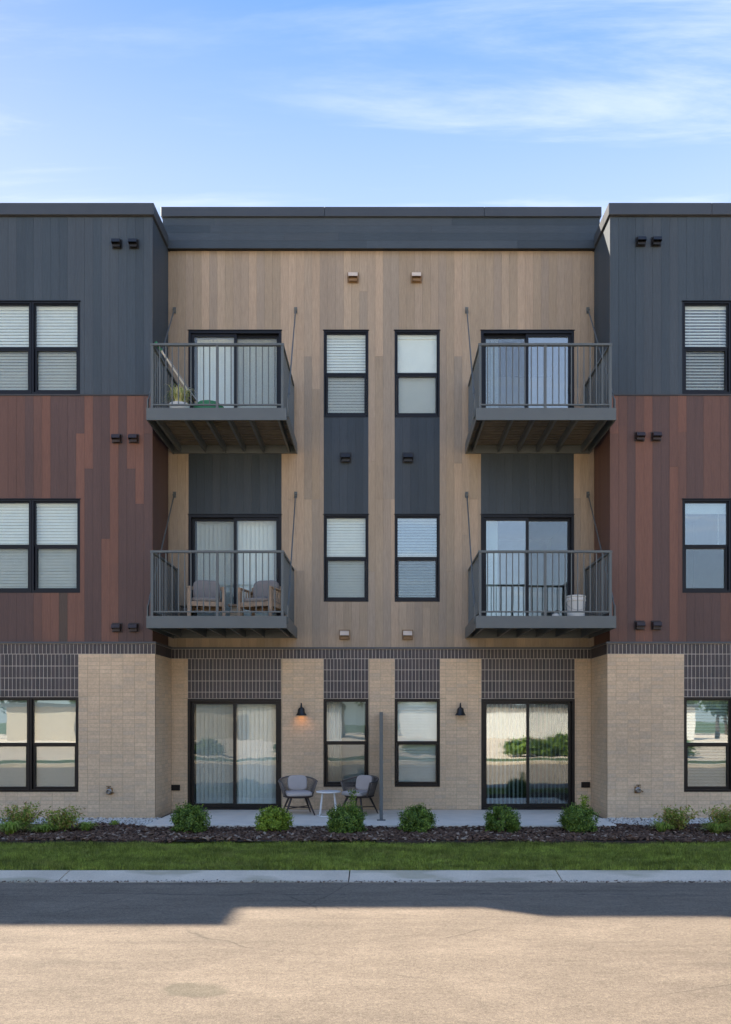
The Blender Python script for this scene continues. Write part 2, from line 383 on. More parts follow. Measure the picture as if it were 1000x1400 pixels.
for a_, b_ in zip(js, js[1:]): kerb_section(a_+.007, b_-.007, 9.42, 9.95, kerb)
MB().box(-10.8, 8.8, 9.43, 9.94, -.28, ZR-.03).obj('kerb_bedding', 'soil', kerb)
# patio slab
MB().box(-3.92, 3.92, 13.45, 15.72, -.12, 0).obj('patio_slab', 'patio_concrete', bevel=.008)['kind'] = 'structure'
# ------------------------------------------------------------------ building
WY, RY = 14.70, 15.80           # siding faces of the wings and of the recess
BWY, BRY = 14.62, 15.74         # brick faces
CX, BX = 4.165, 4.09            # siding and brick corner
TOPW, TOPC = 11.13, 11.70
off = (0, WY, 0)
B = root('apartment_building', off, 'three storey apartment block with tan, charcoal and maroon siding above pale brick', 'building')
def bpiece(name, mat, x0, x1, y0, y1, z0, z1, color=None): return piece(name, mat, B, x0, x1, y0, y1, z0, z1, off, color)
def bmesh_part(mb, name, mat, **k): return mb.obj(name, mat, B, (0, -WY, 0), **k)
WINZ = [(.445, 2.16), (4.06, 5.76), (7.67, 9.36)]
wing_open = [(5.48, 7.24, a, b) for a, b in WINZ]
LW, RW = [(-1.125, -.25, a, b) for a, b in WINZ], [(.262, 1.145, a, b) for a, b in WINZ]
DZ = [(0.0, 2.16), (3.56, 5.76), (7.16, 9.36)]
LD, RD = [(-3.77, -1.95, a, b) for a, b in DZ], [(1.95, 3.77, a, b) for a, b in DZ]
mirror = lambda hs: [(-b, -a, c, d) for a, b, c, d in hs]
recess_open = LW+RW+LD+RD
# structural wall sheets with openings, the mass behind and the roofs
XO = 7.47
wl = MB()
for r in subtract([(-CX-.2, CX+.2, -.15, 11.0)], recess_open): wl.box(r[0], r[1], RY+.012, RY+.16, r[2], r[3])
bmesh_part(wl, 'wall', 'backing')
for sg, hs in ((-1, mirror(wing_open)), (1, wing_open)):
    wl = MB(); a, b = (CX, 9.5) if sg > 0 else (-XO, -CX)
    for r in subtract([(a if sg < 0 else a+.012, b if sg > 0 else b-.012, -.15, 11.0)], hs): wl.box(r[0], r[1], WY+.012, WY+.15, r[2], r[3])
    xi = sg*(CX+.012); wl.box(min(xi, xi+sg*.14), max(xi, xi+sg*.14), WY+.15, RY+.012, -.15, 11.0)
    xo = 9.5 if sg > 0 else -XO; wl.box(min(xo-sg*.2, xo), max(xo-sg*.2, xo), WY+.15, 17.9, -.15, 11.0)
    bmesh_part(wl, 'wall', 'backing')
MS = MB(); MS.box(-XO, 9.5, 17.9, 29, -.2, 11.0); MS.box(-4.24, 4.24, 15.96, 29, 11.002, 11.48)
for sg in (-1, 1): MS.box(*sorted((sg*4.35, 9.5 if sg > 0 else -XO)), WY+.1, 29, 10.9, 10.995)
bmesh_part(MS, 'roof', 'roof')
# next bays of the block, outside the frame to the left, with their own stepped parapets
NB = MB()
def mass(x0, x1, yf, zt): NB.box(x0, x1, yf, 29.5, -.2, zt-.003)
m_ = 1.5623
zt_for = lambda yf, ysh: ZR+(yf-ysh)*m_
mass(-9.2, -7.472, 14.72, zt_for(14.72, 7.75)); mass(-13.4, -9.202, 15.70, zt_for(15.70, 8.13)); mass(-26, -12.622, 14.66, zt_for(14.66, 7.43))
mass(9.502, 26, 14.7, 11.1)
bmesh_part(NB, 'neighbouring_bay', 'charcoal_metal')
# ---- siding planks
PW = .1545; GAP = .0022
def jit(c, a=.05):
    k = 1+random.uniform(-a, a); return tuple(min(1, x*k) for x in c)
GREY = [(.055, .074, .092), (.061, .080, .099), (.050, .068, .085), (.064, .081, .098)]
RED, MID, DRK, GRN = (.195, .094, .066), (.152, .080, .061), (.112, .067, .058), (.096, .066, .050)
TAN = [tuple(a*b for a, b in zip(c, (1.02, 1.04, 1.04))) for c in [(.415, .318, .228), (.385, .298, .218), (.352, .278, .210), (.44, .33, .235), (.365, .282, .20), (.33, .267, .205)]]
def plank_field(x0, x1, z0, z1, holes, yface, tones, name, start=None, mat='siding', direction=1):
    """vertical planks; tones(i, xc) -> [(z_low, z_high, colour)]"""
    i = 0; x = x0 if direction > 0 else x1
    while (x < x1-.004) if direction > 0 else (x > x0+.004):
        a, b = (x, min(x+PW, x1)) if direction > 0 else (max(x-PW, x0), x)
        for (za, zb, c) in tones(i, (a+b)/2):
            za, zb = max(za, z0), min(zb, z1)
            if zb-za < .02: continue
            for r in subtract([(a+GAP/2, b-GAP/2, za+.001, zb-.001)], holes):
                if r[1]-r[0] < .03 or r[3]-r[2] < .02: continue
                d = random.uniform(-.0012, .0012)
                bpiece(name, mat, r[0], r[1], yface+d, yface+.014, r[2], r[3], jit(c, .03))
        x += PW*direction; i += 1
zpix = lambda y, Y: EYE+(HY-y)*Y/F
ZB1, ZB0 = 7.646, 3.165         # charcoal over maroon, siding over brick
def grey_tones(i, xc):
    random.seed(int(xc*100)+5); c = random.choice(GREY); return [(ZB1+.03, 10.93, c)]
ly = lambda y: zpix(540+y/4, WY)
left_m = {0: [(210, MID, DRK)], 1: [(595, RED, DRK)], 2: [(402, RED, DRK)], 3: [(0, DRK, DRK)], 4: [(0, RED, RED)], 5: [(787, DRK, RED)], 6: [(0, DRK, DRK)],
          7: [(402, RED, DRK)], 8: [(210, DRK, RED)], 9: [(0, DRK, DRK)], 10: [(0, DRK, DRK)], 11: [(0, DRK, DRK)], 12: [(0, MID, RED)], 13: [(0, MID, MID)], 14: [(0, MID, DRK)]}
def left_tones(i, xc):
    if i in left_m:
        y, top, bot = left_m[i][0]
        if i in (9, 10): return [(ly(900), ZB1, top), (ZB0, ly(900), RED if i < 10 else RED)] if i == 9 else [(ly(900), ZB1, top), (ZB0, ly(900), GRN)]
        if i == 11: return [(ly(900), ZB1, top), (ZB0, ly(900), RED)]
        if y == 0: return [(ZB0, ZB1, bot)]
        return [(ly(y), ZB1, top), (ZB0, ly(y), bot)]
    random.seed(i*13+3); return [(ly(900), ZB1, random.choice([MID, RED, MID, MID])), (ZB0, ly(900), random.choice([DRK, MID, DRK]))]
ry = lambda y: zpix(540+y/3.89, WY)
def right_tones(i, xc):
    t = {0: [(ry(0), None, MID)], 1: (160, MID, MID), 2: (0, DRK, DRK), 3: (250, MID, RED), 4: (0, RED, RED), 5: (0, DRK, DRK), 6: (0, DRK, DRK), 7: (380, MID, RED), 8: (197, RED, MID)}
    if i == 0: return [(ry(205), ZB1, RED), (ZB0, ry(205), MID)]
    if i in t:
        y, a, b = t[i]
        return [(ZB0, ZB1, b)] if y == 0 else [(ry(y), ZB1, a), (ZB0, ry(y), b)]
    random.seed(i*7+1)
    lo = DRK if i < 13 else random.choice([RED, MID])
    return [(ry(1000), ZB1, random.choice([MID, DRK, MID])), (ZB0, ry(1000), lo)]
wm_ = mirror(wing_open)
XE = 8.2
plank_field(-XO, -CX, ZB1+.03, 10.93, wm_, WY, grey_tones, 'charcoal_plank', direction=-1)
plank_field(CX, XE, ZB1+.03, 10.93, wing_open, WY, grey_tones, 'charcoal_plank')
plank_field(-XO, -CX, ZB0, ZB1, wm_, WY, left_tones, 'maroon_plank', direction=-1)
plank_field(CX, XE, ZB0, ZB1, wing_open, WY, right_tones, 'maroon_plank')
for sg in (1,):              # the plain siding beyond the frame
    a, b = sorted((sg*(XE+.002), sg*9.5))
    bpiece('end_siding', 'siding', a, b, WY, WY+.011, ZB1+.03, 10.93, GREY[0]); bpiece('end_siding', 'siding', a, b, WY, WY+.011, ZB0, ZB1, MID)
# returns (planks facing sideways)
for sg in (-1, 1):
    y = WY+.016; k = 0
    while y < RY-.005:
        y1 = min(y+PW, RY-.002); random.seed(k*3+sg+9)
        x0, x1 = sorted((sg*CX, sg*(CX+.0115)))
        bpiece('return_plank', 'siding', x0, x1, y+GAP/2, y1-GAP/2, ZB1+.03, 10.93, jit(GREY[2], .08))
        bpiece('return_plank', 'siding', x0, x1, y+GAP/2, y1-GAP/2, ZB0, ZB1, jit(DRK if sg < 0 else MID, .1)); y += PW; k += 1
# recess: tan planks, charcoal panels between the windows
random.seed(3)
span = []
for x0, x1 in ((-1.125, -.25), (.262, 1.145)): span.append((x0, x1, 5.76, 7.67))
dspan = [(-3.77, -1.95, 5.76, 7.16), (1.95, 3.77, 5.76, 7.16)]
PW_R = .1545
tan_seq = {}
def tan_tones(i, xc):
    R = random.Random(i*31+17)
    z = 10.96; segs = []
    px = HX+xc*F/RY
    # tones read from the photograph where they stand out
    special = [(443, 466, .5, [(10.96, 2)]), (398, 411, 0, [(9.0, 3), (10.96, 3)]), (517, 528, 0, [(8.86, 4), (10.96, 3)]), (616, 627, 0, [(8.86, 5), (10.96, 3)]), (496, 507, 0, [(10.13, 5), (10.96, 1)]),
               (420, 431, 0, [(8.86, 5), (10.96, 1)]), (431, 442, 0, [(8.22, 4), (10.96, 3)]), (640, 662, 0, [(10.96, 4)]), (528, 550, 0, [(10.96, 5)])]
    for a, b, _, s in special:
        if a <= px <= b:
            hi = 10.96; out = []
            for zz_, t_ in reversed(s):
                pass
            cuts = sorted([q[0] for q in s]); tones = [q[1] for q in sorted(s)]
            lo = ZB0
            for c_, t_ in zip(cuts, tones): out.append((lo, c_, jit(TAN[t_], .03))); lo = c_
            # continue breaking the lowest run
            lo0, hi0, c0 = out[0]
            if hi0-lo0 > 4: mid = lo0+R.choice([1.5, 2.2, 2.9, 3.6]); out = [(lo0, mid, jit(TAN[R.randrange(6)], .03)), (mid, hi0, c0)]+out[1:]
            return out
    n = R.choice([0, 1, 1, 2]); cuts = sorted(R.uniform(3.6, 10.3)//.717*.717+.35 for _ in range(n)); lo = ZB0; out = []
    base = R.choice([0, 1, 1, 2, 3, 4])
    for c_ in cuts+[10.96]:
        if c_-lo > .3: out.append((lo, c_, jit(TAN[base], .03))); lo = c_
        base = R.choice([0, 1, 2, 3, 4, 4])
    return out
plank_field(-CX+.03, CX-.03, ZB0, 10.96, recess_open+span+dspan, RY, tan_tones, 'tan_plank')
gt = lambda i, xc: [(5.76, 7.67, tuple(q*.82 for q in random.Random(i*5+int(xc*10)).choice(GREY)))]
for x0, x1, z0, z1 in span+dspan: plank_field(x0, x1, z0, z1, [], RY+.002, gt, 'charcoal_plank')
for sg in (-1, 1): bpiece('corner_trim', 'siding', *sorted((sg*(CX-.028), sg*(CX-.002))), RY-.008, RY+.012, ZB0, 10.9, TAN[4])
for sg in (-1, 1): bpiece('corner_trim', 'charcoal_metal', *sorted((sg*(CX-.0035), sg*(CX+.004))), WY-.004, WY+.0155, ZB1+.03, 10.93)
for sg in (-1, 1): bpiece('corner_trim', 'siding', *sorted((sg*(CX-.0035), sg*(CX+.004))), WY-.004, WY+.0155, ZB0, ZB1, MID)
# parapet of the recess: projecting charcoal band with horizontal planks and a coping
PY = 15.70; RW_ = .149; PX = 4.25
bmesh_part(MB().box(-4.16, 4.16, PY+.014, 15.95, 10.917, 11.13).box(-PX+.002, PX-.002, PY+.014, 15.95, 11.1305, 11.51), 'parapet', 'backing')
for k in range(4):
    zc = 10.917+k*RW_; zt = zc+RW_; xl = PX if k > 1 else 4.162; R = random.Random(k+40)
    brk = sorted([-xl]+[R.uniform(-3.5, 3.5) for _ in range(2)]+[xl])
    for a, b in zip(brk, brk[1:]): bpiece('parapet_plank', 'siding_horizontal', a+.0015, b-.0015, PY, PY+.013, zc+.001, zt-.001, jit(R.choice(GREY), .06))
def coping(x0, x1, y0, y1, z0, z1): 
    mb = MB().box(x0, x1, y0, y1, z0, z1); o = bmesh_part(mb, 'coping', 'coping_metal', bevel=.006); return o
seams = [-4.275, -1.1, 2.0, 4.275]
for a, b in zip(seams, seams[1:]): coping(a+.0015, b-.0015, PY-.04, PY+.35, 11.513, TOPC)
for sg in (-1, 1):
    for a, b in ((CX+.04-.08, 6.0 if sg > 0 else 7.1), (6.0 if sg > 0 else 7.1, 9.5 if sg > 0 else XO)):
        x0, x1 = sorted((sg*a, sg*b)); coping(x0+.0015, x1-.0015, WY-.05, WY+.30, 10.915, TOPW)
    x0, x1 = sorted((sg*(CX-.04), sg*(CX+.26))); coping(x0, x1, WY+.302, PY-.045, 10.915, TOPW)
for sg in (-1, 1):              # drip edges, flashings
    x0, x1 = sorted((sg*(CX-.012), 9.5 if sg > 0 else -XO)); bpiece('flashing', 'bronze_trim', x0, x1, WY-.022, WY+.016, 10.90, 10.913)
    bpiece('flashing', 'bronze_trim', x0, x1, WY-.012, WY+.012, ZB1+.001, ZB1+.028)
    x0, x1 = sorted((sg*(BX-.02), 9.5 if sg > 0 else -XO)); bpiece('flashing', 'charcoal_metal', x0, x1, BWY-.025, WY+.016, 3.130, 3.163)
    x0, x1 = sorted((sg*(BX-.02), sg*(CX+.01))); bpiece('flashing', 'charcoal_metal', x0, x1, WY+.018, BRY-.03, 3.130, 3.163)
bpiece('flashing', 'charcoal_metal', -BX-.02, BX+.02, BRY-.025, RY+.016, 3.130, 3.163)
# ---- brickwork
BL, BH, J = .2125, .0698, .006
def clip_out(c, holes): return [r for r in subtract([c], holes) if r[1]-r[0] > .018 and r[3]-r[2] > .012]
JD = .0095; tan_b, dark_b = [], []          # (x0,x1,z0,z1,yface)
def tan_field(x0, x1, z0, z1, holes, yf, anchor):
    k0 = math.floor((x0-anchor)/BL)-1; z = z1; 
    while z > z0+.01:
        za = max(z-BH, z0)
        for k in range(k0, k0+int((x1-x0)/BL)+4):
            a, b = max(anchor+k*BL, x0), min(anchor+(k+1)*BL, x1)
            if b-a < .02: continue
            for r in clip_out((a+J/2, b-J/2, za+J/2, z-J/2), holes): tan_b.append((*r, yf))
        z -= BH
def dark_field(x0, x1, rows, yf):
    n = max(1, round((x1-x0)/BH)); w = (x1-x0)/n
    for z0, z1 in rows:
        for k in range(n): dark_b.append((x0+k*w+JD/2, x0+(k+1)*w-JD/2, z0+JD/2, z1-JD/2, yf))
strip = [(2.94, 3.128)]; RP = .2165
rows = [(2.94-RP, 2.94), (2.94-2*RP, 2.94-RP), (2.94-3*RP, 2.94-2*RP), (2.165, 2.94-3*RP)]
for sg in (-1, 1):
    hs = [tuple(h) for h in (wing_open if sg > 0 else wm_)][:1]
    x0, x1 = (BX, 8.2) if sg > 0 else (-XO, -BX)
    dk = (5.48, 7.24) if sg > 0 else (-7.24, -5.48)
    tan_field(x0, x1, -.13, 2.94, hs+[(dk[0], dk[1], 2.16, 2.94)], BWY, sg*BX-(0 if sg > 0 else 0)+sg*.16)
    dark_field(dk[0], dk[1], rows, BWY); dark_field(x0, x1, strip, BWY)
rh = [LW[0], RW[0], LD[0], RD[0]]; rdk = [(h[0], h[1], 2.16, 2.94) for h in rh]
tan_field(-BX, BX, 0.0, 2.94, rh+rdk, BRY, -.25+.02)
for h in rh: dark_field(h[0], h[1], rows, BRY)
dark_field(-BX, BX, strip, BRY)
def emit(lst, name, mat):
    inview = [b for b in lst if -6.9 < b[0] and b[1] < 6.35]
    full = sorted(inview, key=lambda b: -((b[1]-b[0])*(b[3]-b[2])/b[4]**2*1e4+ (0.0)))
    # spread: keep the 300 largest, nearest the eye first
    keep = set(full[:298])
    for b in full[:298]: bpiece(name, mat, b[0], b[1], b[4]+random.uniform(-.002, .002), b[4]+.03, b[2], b[3])
    mb = MB()
    for b in lst:
        if b not in keep: mb.box(b[0], b[1], b[4]+random.uniform(-.002, .002), b[4]+.03, b[2], b[3])
    return mb
mbt = emit(tan_b, 'brick', 'tan_brick'); mbd = emit(dark_b, 'dark_brick', 'dark_brick')
for sg in (-1, 1):              # brick returns
    x0, x1 = sorted((sg*BX, sg*(BX+.03))); z = 2.94
    while z > -.1:
        y = BWY+.034; first = True
        while y < BRY-.01:
            y1 = min(y+BL, BRY-.004); za = max(z-BH, -.12); mbt.box(x0, x1, y+J/2, y1-J/2, za+J/2, z-J/2); y += BL
        z -= BH
    y = BWY+.034
    while y < BRY-.01:
        y1 = min(y+BH, BRY-.004); mbd.box(x0, x1, y+J/2, y1-J/2, 2.94+J/2, 3.128-J/2); y += BH
bmesh_part(mbt, 'brickwork', 'tan_brick')['kind'] = 'stuff'; bmesh_part(mbd, 'dark_brickwork', 'dark_brick')['kind'] = 'stuff'
mt, md = MB(), MB(); D = .003
for sg in (-1, 1):
    x0, x1 = (BX+D, 9.5) if sg > 0 else (-XO, -BX-D); dk = (5.48, 7.24) if sg > 0 else (-7.24, -5.48)
    hs = [(wing_open if sg > 0 else wm_)[0], (dk[0], dk[1], 2.16, 2.94)]
    for r in subtract([(x0, x1, -.14, 2.94)], hs): mt.box(r[0], r[1], BWY+D, WY+.011, r[2], r[3])
    md.box(x0, x1, BWY+D, WY+.011, 2.94, 3.129); md.box(dk[0], dk[1], BWY+D, WY+.011, 2.162, 2.94)
    a, b = sorted((sg*(BX+D), sg*(CX+.011))); mt.box(a, b, WY+.0115, BRY+D, -.14, 2.94); md.box(a, b, WY+.0115, BRY+D, 2.94, 3.129)
for r in subtract([(-BX, BX, -.1, 2.94)], rh+rdk): mt.box(r[0], r[1], BRY+D, RY+.011, r[2], r[3])
md.box(-BX, BX, BRY+D, RY+.011, 2.94, 3.129)
for h in rdk: md.box(h[0], h[1], BRY+D, RY+.011, 2.162, 2.94)
bmesh_part(mt, 'mortar', 'tan_mortar'); bmesh_part(md, 'mortar', 'pale_mortar')
# ---- windows and sliding doors
def rect_frame(mb, x0, x1, z0, z1, w, y0, y1, wb=None):
    wb = wb or w
    mb.box(x0, x0+w, y0, y1, z0, z1); mb.box(x1-w, x1, y0, y1, z0, z1)
    mb.box(x0+w, x1-w, y0, y1, z1-w, z1); mb.box(x0+w, x1-w, y0, y1, z0, z0+wb); return mb
def niche(par, lx, x0, x1, y0, z0, z1, dep=1.6):
    mb = MB(); t = .01
    mb.box(x0, x1, y0+dep, y0+dep+t, z0, z1); mb.box(x0, x0+t, y0, y0+dep, z0, z1); mb.box(x1-t, x1, y0, y0+dep, z0, z1)
    mb.box(x0, x1, y0, y0+dep, z0, z0+t); mb.box(x0, x1, y0, y0+dep, z1-t, z1)
    mb.obj('room_lining', 'interior', par, lx)
def hblind(par, lx, x0, x1, z0, z1, y, tilt=62, mat='white_blind', pitch=.056):
    mb = MB(); z = z1-.05; mb.box(x0, x1, y-.02, y+.03, z1-.055, z1)
    while z > z0+.03:
        t = math.radians(tilt+random.uniform(-2, 2)); mt_ = Matrix.Translation((0, y, z)) @ Matrix.Rotation(t, 4, 'X')
        mb.box(x0, x1, -.031, .031, -.0014, .0014, mt_); z -= pitch
    mb.box(x0, x1, y-.02, y+.02, z0, z0+.022)
    for q in (.16, .84): mb.box(x0+(x1-x0)*q-.0015, x0+(x1-x0)*q+.0015, y-.034, y-.032, z0, z1)
    o = mb.obj('blind', mat, par, lx); return o
def vblind(par, lx, x0, x1, z0, z1, y, ang=18, mat='white_blind', w=.089):
    x = x0+w/2; mb = MB(); mb.box(x0, x1, y-.02, y+.03, z1-.05, z1)
    while x < x1-.02:
        t = math.radians(ang+random.uniform(-4, 4)); mt_ = Matrix.Translation((x, y, 0)) @ Matrix.Rotation(t, 4, 'Z')
        mb.box(-.046, .046, -.0012, .0012, z0, z1-.04, mt_); x += w*.93
    return mb.obj('blind', mat, par, lx)
def curtain(par, lx, x0, x1, z0, z1, y, mat='white_blind', amp=.03):
    n = 60; v = []; f = []
    for i in range(n+1):
        x = x0+(x1-x0)*i/n; yy = y+amp*math.sin(i*.9)+.01*math.sin(i*2.3)
        v += [(x, yy, z0), (x, yy, z1)]
    for i in range(n): f.append((2*i, 2*i+2, 2*i+3, 2*i+1))
    me = bpy.data.meshes.new('curtain'); me.from_pydata(v, [], f); o = link('curtain', me, mat, par, lx, True)
    sm = o.modifiers.new('thickness', 'SOLIDIFY'); sm.thickness = .003; return o
def dh_window(x0, x1, z0, z1, yf, fm='black_frame', cover='blind', gl='glass', ctilt=62, parent=None, base=True):
    """double-hung window: outer frame, two sashes, panes, screen, covering"""
    inset = .02; W0 = .032
    w = link('window', rect_frame(MB(), x0, x1, z0, z1, W0, yf+inset-.035, yf+.11, .045).mesh(), fm, B, (0, -WY, 0)) if parent is None else parent
    zm = z0+(z1-z0)*.498; a0, a1 = x0+W0+.001, x1-W0-.001
    rect_frame(MB(), a0, a1, zm+.001, z1-W0-.001, .026, yf+.012, yf+.045, .034).obj('upper_sash', fm, w)
    rect_frame(MB(), a0+.012, a1-.012, z0+.046, zm-.0005, .034, yf+.020, yf+.075, .045).obj('lower_sash', fm, w)
    MB().box(a0+.027, a1-.027, yf+.030, yf+.034, zm+.035, z1-W0-.027).obj('pane', gl, w)
    MB().box(a0+.046, a1-.046, yf+.055, yf+.059, z0+.091, zm-.035).obj('pane', gl, w)
    MB().box(a0+.046, a1-.046, yf+.040, yf+.041, z0+.091, zm-.035).obj('insect_screen', 'screen_mesh', w)
    niche(w, (0, 0, 0), x0+.002, x1-.002, yf+.112, z0, z1)
    bx0, bx1, bz0, bz1, by = x0+.04, x1-.04, z0+.05, z1-.03, yf+.105
    if cover == 'blind': hblind(w, (0, 0, 0), bx0, bx1, bz0, bz1, by, ctilt)
    elif cover == 'open': hblind(w, (0, 0, 0), bx0, bx1, bz0, bz1, by, 20)
    elif cover == 'shade': 
        MB().box(bx0, bx1, by, by+.002, bz0, bz1).obj('shade', 'white_blind', w); MB().box(bx0, bx1, by-.03, by-.002, bz1-.09, bz1).obj('shade_roller', 'white_blind', w)
    elif cover == 'raised': hblind(w, (0, 0, 0), bx0, bx1, z0+(z1-z0)*.86, bz1, by, 80, pitch=.02); MB().box(bx1-.14, bx1-.13, by, by+.006, zm, bz1).obj('blind_wand', 'white_blind', w)
    elif cover == 'curtain': curtain(w, (0, 0, 0), bx0, bx0+.30, bz0, bz1, by+.1); vblind(w, (0, 0, 0), bx0, bx1, bz0, bz1, by+.3, 10, 'grey_blind')
    elif cover == 'none': pass
    if base and fm == 'black_frame': pass
    return w
def trim(x0, x1, z, yf, fm): bpiece('window_head_trim', fm, x0-.012, x1+.012, yf-.022, yf-.001, z+.001, z+.014)
for fl, (z0, z1) in enumerate(WINZ):
    fm = 'bronze_frame' if fl == 0 else 'black_frame'; yr = BRY if fl == 0 else RY; yw = BWY if fl == 0 else WY
    cv = {2: ('blind', 'shade'), 1: ('blind', 'blind'), 0: ('curtain', 'blind')}[fl]
    dh_window(LW[fl][0], LW[fl][1], z0, z1, yr+.01, fm, cv[0], 'glass', 66)
    dh_window(RW[fl][0], RW[fl][1], z0, z1, yr+.01, fm, cv[1], 'glass_coated' if fl == 1 else 'glass', 45 if fl == 1 else 66)
    if fl: trim(LW[fl][0], LW[fl][1], z1, RY, fm); trim(RW[fl][0], RW[fl][1], z1, RY, fm)
    for sg in (-1, 1):
        x0, x1 = (5.48, 7.24) if sg > 0 else (-7.24, -5.48); xm = (x0+x1)/2
        c = {(-1, 2): 'blind', (-1, 1): 'blind', (-1, 0): 'shade', (1, 2): 'blind', (1, 1): 'raised', (1, 0): 'blind'}[(sg, fl)]
        g_ = 'glass_coated' if (sg > 0 and fl < 2) or fl == 0 else 'glass'
        dh_window(x0, xm-.004, z0, z1, yw+.01, fm, c, g_, 66 if sg < 0 else 50)
        dh_window(xm+.004, x1, z0, z1, yw+.01, fm, c, g_, 66 if sg < 0 else 50)
        if fl: trim(x0, x1, z1, WY, fm)
def sliding_door(x0, x1, z0, z1, yf, fm, slide_left, covers, gl=('glass', 'glass')):
    w = link('sliding_door', rect_frame(MB(), x0, x1, z0, z1, .05, yf-.02, yf+.13, .035).mesh(), fm, B, (0, -WY, 0))
    xm = (x0+x1)/2; P = [(x0+.051, xm+.03), (xm-.03, x1-.051)]
    for k, (a, b) in enumerate(P):
        front = (k == 0) == slide_left; ya = yf+.01 if front else yf+.066
        rect_frame(MB(), a, b, z0+.036, z1-.051, .055, ya, ya+.05, .075).obj('door_leaf', fm, w)
        MB().box(a+.056, b-.056, ya+.022, ya+.028, z0+.112, z1-.107).obj('pane', gl[k], w)
        hx = a+.012 if k == 0 else b-.03
        if front: MB().box(hx, hx+.018, ya-.035, ya-.001, z0+.95, z0+1.15).obj('handle', 'black_paint', w, bevel=.004)
        if front is False: MB().box(a+.056, b-.056, ya-.012, ya-.011, z0+.112, z1-.107).obj('insect_screen', 'screen_mesh', w)
    niche(w, (0, 0, 0), x0+.002, x1-.002, yf+.132, z0, z1, 2.0)
    for c in covers:
        kind, a, b, extra = c; xa, xb = x0+(x1-x0)*a, x0+(x1-x0)*b
        if kind == 'v': vblind(w, (0, 0, 0), xa+.03, xb-.03, z0+.04, z1-.04, yf+.19, extra)
        if kind == 'g': vblind(w, (0, 0, 0), xa+.03, xb-.03, z0+.04, z1-.04, yf+.19, extra, 'grey_blind')
        if kind == 'c': curtain(w, (0, 0, 0), xa+.03, xb-.03, z0+.04, z1-.04, yf+.2)
    return w
sliding_door(*LD[2], RY+.01, 'black_frame', True, [('v', .05, .95, 28)])
sliding_door(*LD[1], RY+.01, 'black_frame', False, [('v', .05, .95, 34)])
sliding_door(*LD[0], BRY+.01, 'bronze_frame', False, [('v', .05, .95, 38)])
sliding_door(*RD[2], RY+.01, 'black_frame', False, [('v', .05, .22, 30)], ('glass_coated', 'glass_coated'))
sliding_door(*RD[1], RY+.01, 'black_frame', True, [('v', .04, .2, 10)], ('glass_coated', 'glass_coated'))
sliding_door(*RD[0], BRY+.01, 'bronze_frame', True, [('v', .05, .95, 62)], ('glass_coated', 'glass_coated'))
for h in LD[1:]+RD[1:]: trim(h[0], h[1], h[3], RY, 'black_frame')
# ------------------------------------------------------------------ balconies
def make_balcony(x, z, label):
    r = root('balcony', (x, RY, z), label, 'balcony', 'steel balconies hung on the tan wall')
    g = lambda n, m_, *b: piece(n, m_, r, *b)
    HW, DP = 1.215, 1.80; mt_ = 'railing_metal'
    g('fascia', mt_, -HW, HW, -DP, -DP+.02, -.21, 0); g('back_beam', mt_, -HW+.021, HW-.021, -.045, -.004, -.205, -.045)
    for s in (-1, 1):
        a, b = sorted((s*HW, s*(HW-.02))); g('side_beam', mt_, a, b, -DP+.0205, -.004, -.21, 0)
    for i in range(6):
        xx = -HW+.27+(2*HW-.54)*i/5; xx += (-.12 if i == 0 else .12 if i == 5 else 0)
        g('joist', mt_, xx-.02, xx+.02, -DP+.021, -.046, -.19, -.046)
    nb = 13; wd = (DP-.03)/nb
    for i in range(nb): g('decking_board', 'deck_wood', -HW+.0215, HW-.0215, -DP+.022+i*wd+.017, -DP+.022+(i+1)*wd-.017, -.044, -.008)
    RH, RX, RYF = 1.14, 1.135, -1.72
    for xx in (-RX, 0, RX): g('post', mt_, xx-.022, xx+.022, RYF-.022, RYF+.022, -.007, RH-.03)
    for s in (-1, 1): g('post', mt_, s*RX-.02, s*RX+.02, -.046, -.006, -.007, RH-.03)
    g('top_rail', mt_, -RX-.03, RX+.03, RYF-.028, RYF+.028, RH-.03, RH+.008)
    for s in (-1, 1):
        g('top_rail', mt_, s*RX-.026, s*RX+.026, RYF+.029, -.006, RH-.03, RH+.006)
        g('bottom_rail', mt_, s*RX-.014, s*RX+.014, RYF+.023, -.047, .07, .095)
        n = 15
        for i in range(1, n): yy = RYF+(0-.03-RYF)*i/n; g('baluster', mt_, s*RX-.0085, s*RX+.0085, yy-.0085, yy+.0085, .0955, RH-.031)
    for s in (0, 1):
        a, b = (-RX+.023, -.023) if s == 0 else (.023, RX-.023)
        g('bottom_rail', mt_, a, b, RYF-.014, RYF+.014, .07, .095)
        for i in range(1, 10): xx = a+(b-a)*i/10; g('baluster', mt_, xx-.0085, xx+.0085, RYF-.0085, RYF+.0085, .0955, RH-.031)
    for s in (-1, 1):
        T = Vector((s*(HW-.03), -.045, 2.58)); Bt = Vector((s*(HW+.012), -DP+.14, .17)); d = (Bt-T)
        MB().tube([T, Bt], .0125, 8).tube([T+d*.86, T+d*.93], .02, 8).obj('hanger_rod', 'railing_metal', r)
        MB().box(s*(HW-.03)-.03, s*(HW-.03)+.03, -.014, -.002, 2.54, 2.66).tube([(s*(HW-.03), -.018, 2.6), (s*(HW-.03), -.07, 2.58)], .024, 8).obj('anchor_bracket', 'railing_metal', r)
        a, b = sorted((s*(HW+.001), s*(HW+.02))); MB().box(a, b, -DP+.10, -DP+.18, -.12, .20).obj('rod_bracket', 'railing_metal', r)
    return r
bal = make_balcony(-2.857, 7.156, 'charcoal balcony with potted plant and leaning pole, above the armchair balcony')
def bal_copy(x, z, label):
    c = copy_tree(bal); c.location = (x, RY, z); c['label'] = label; return c
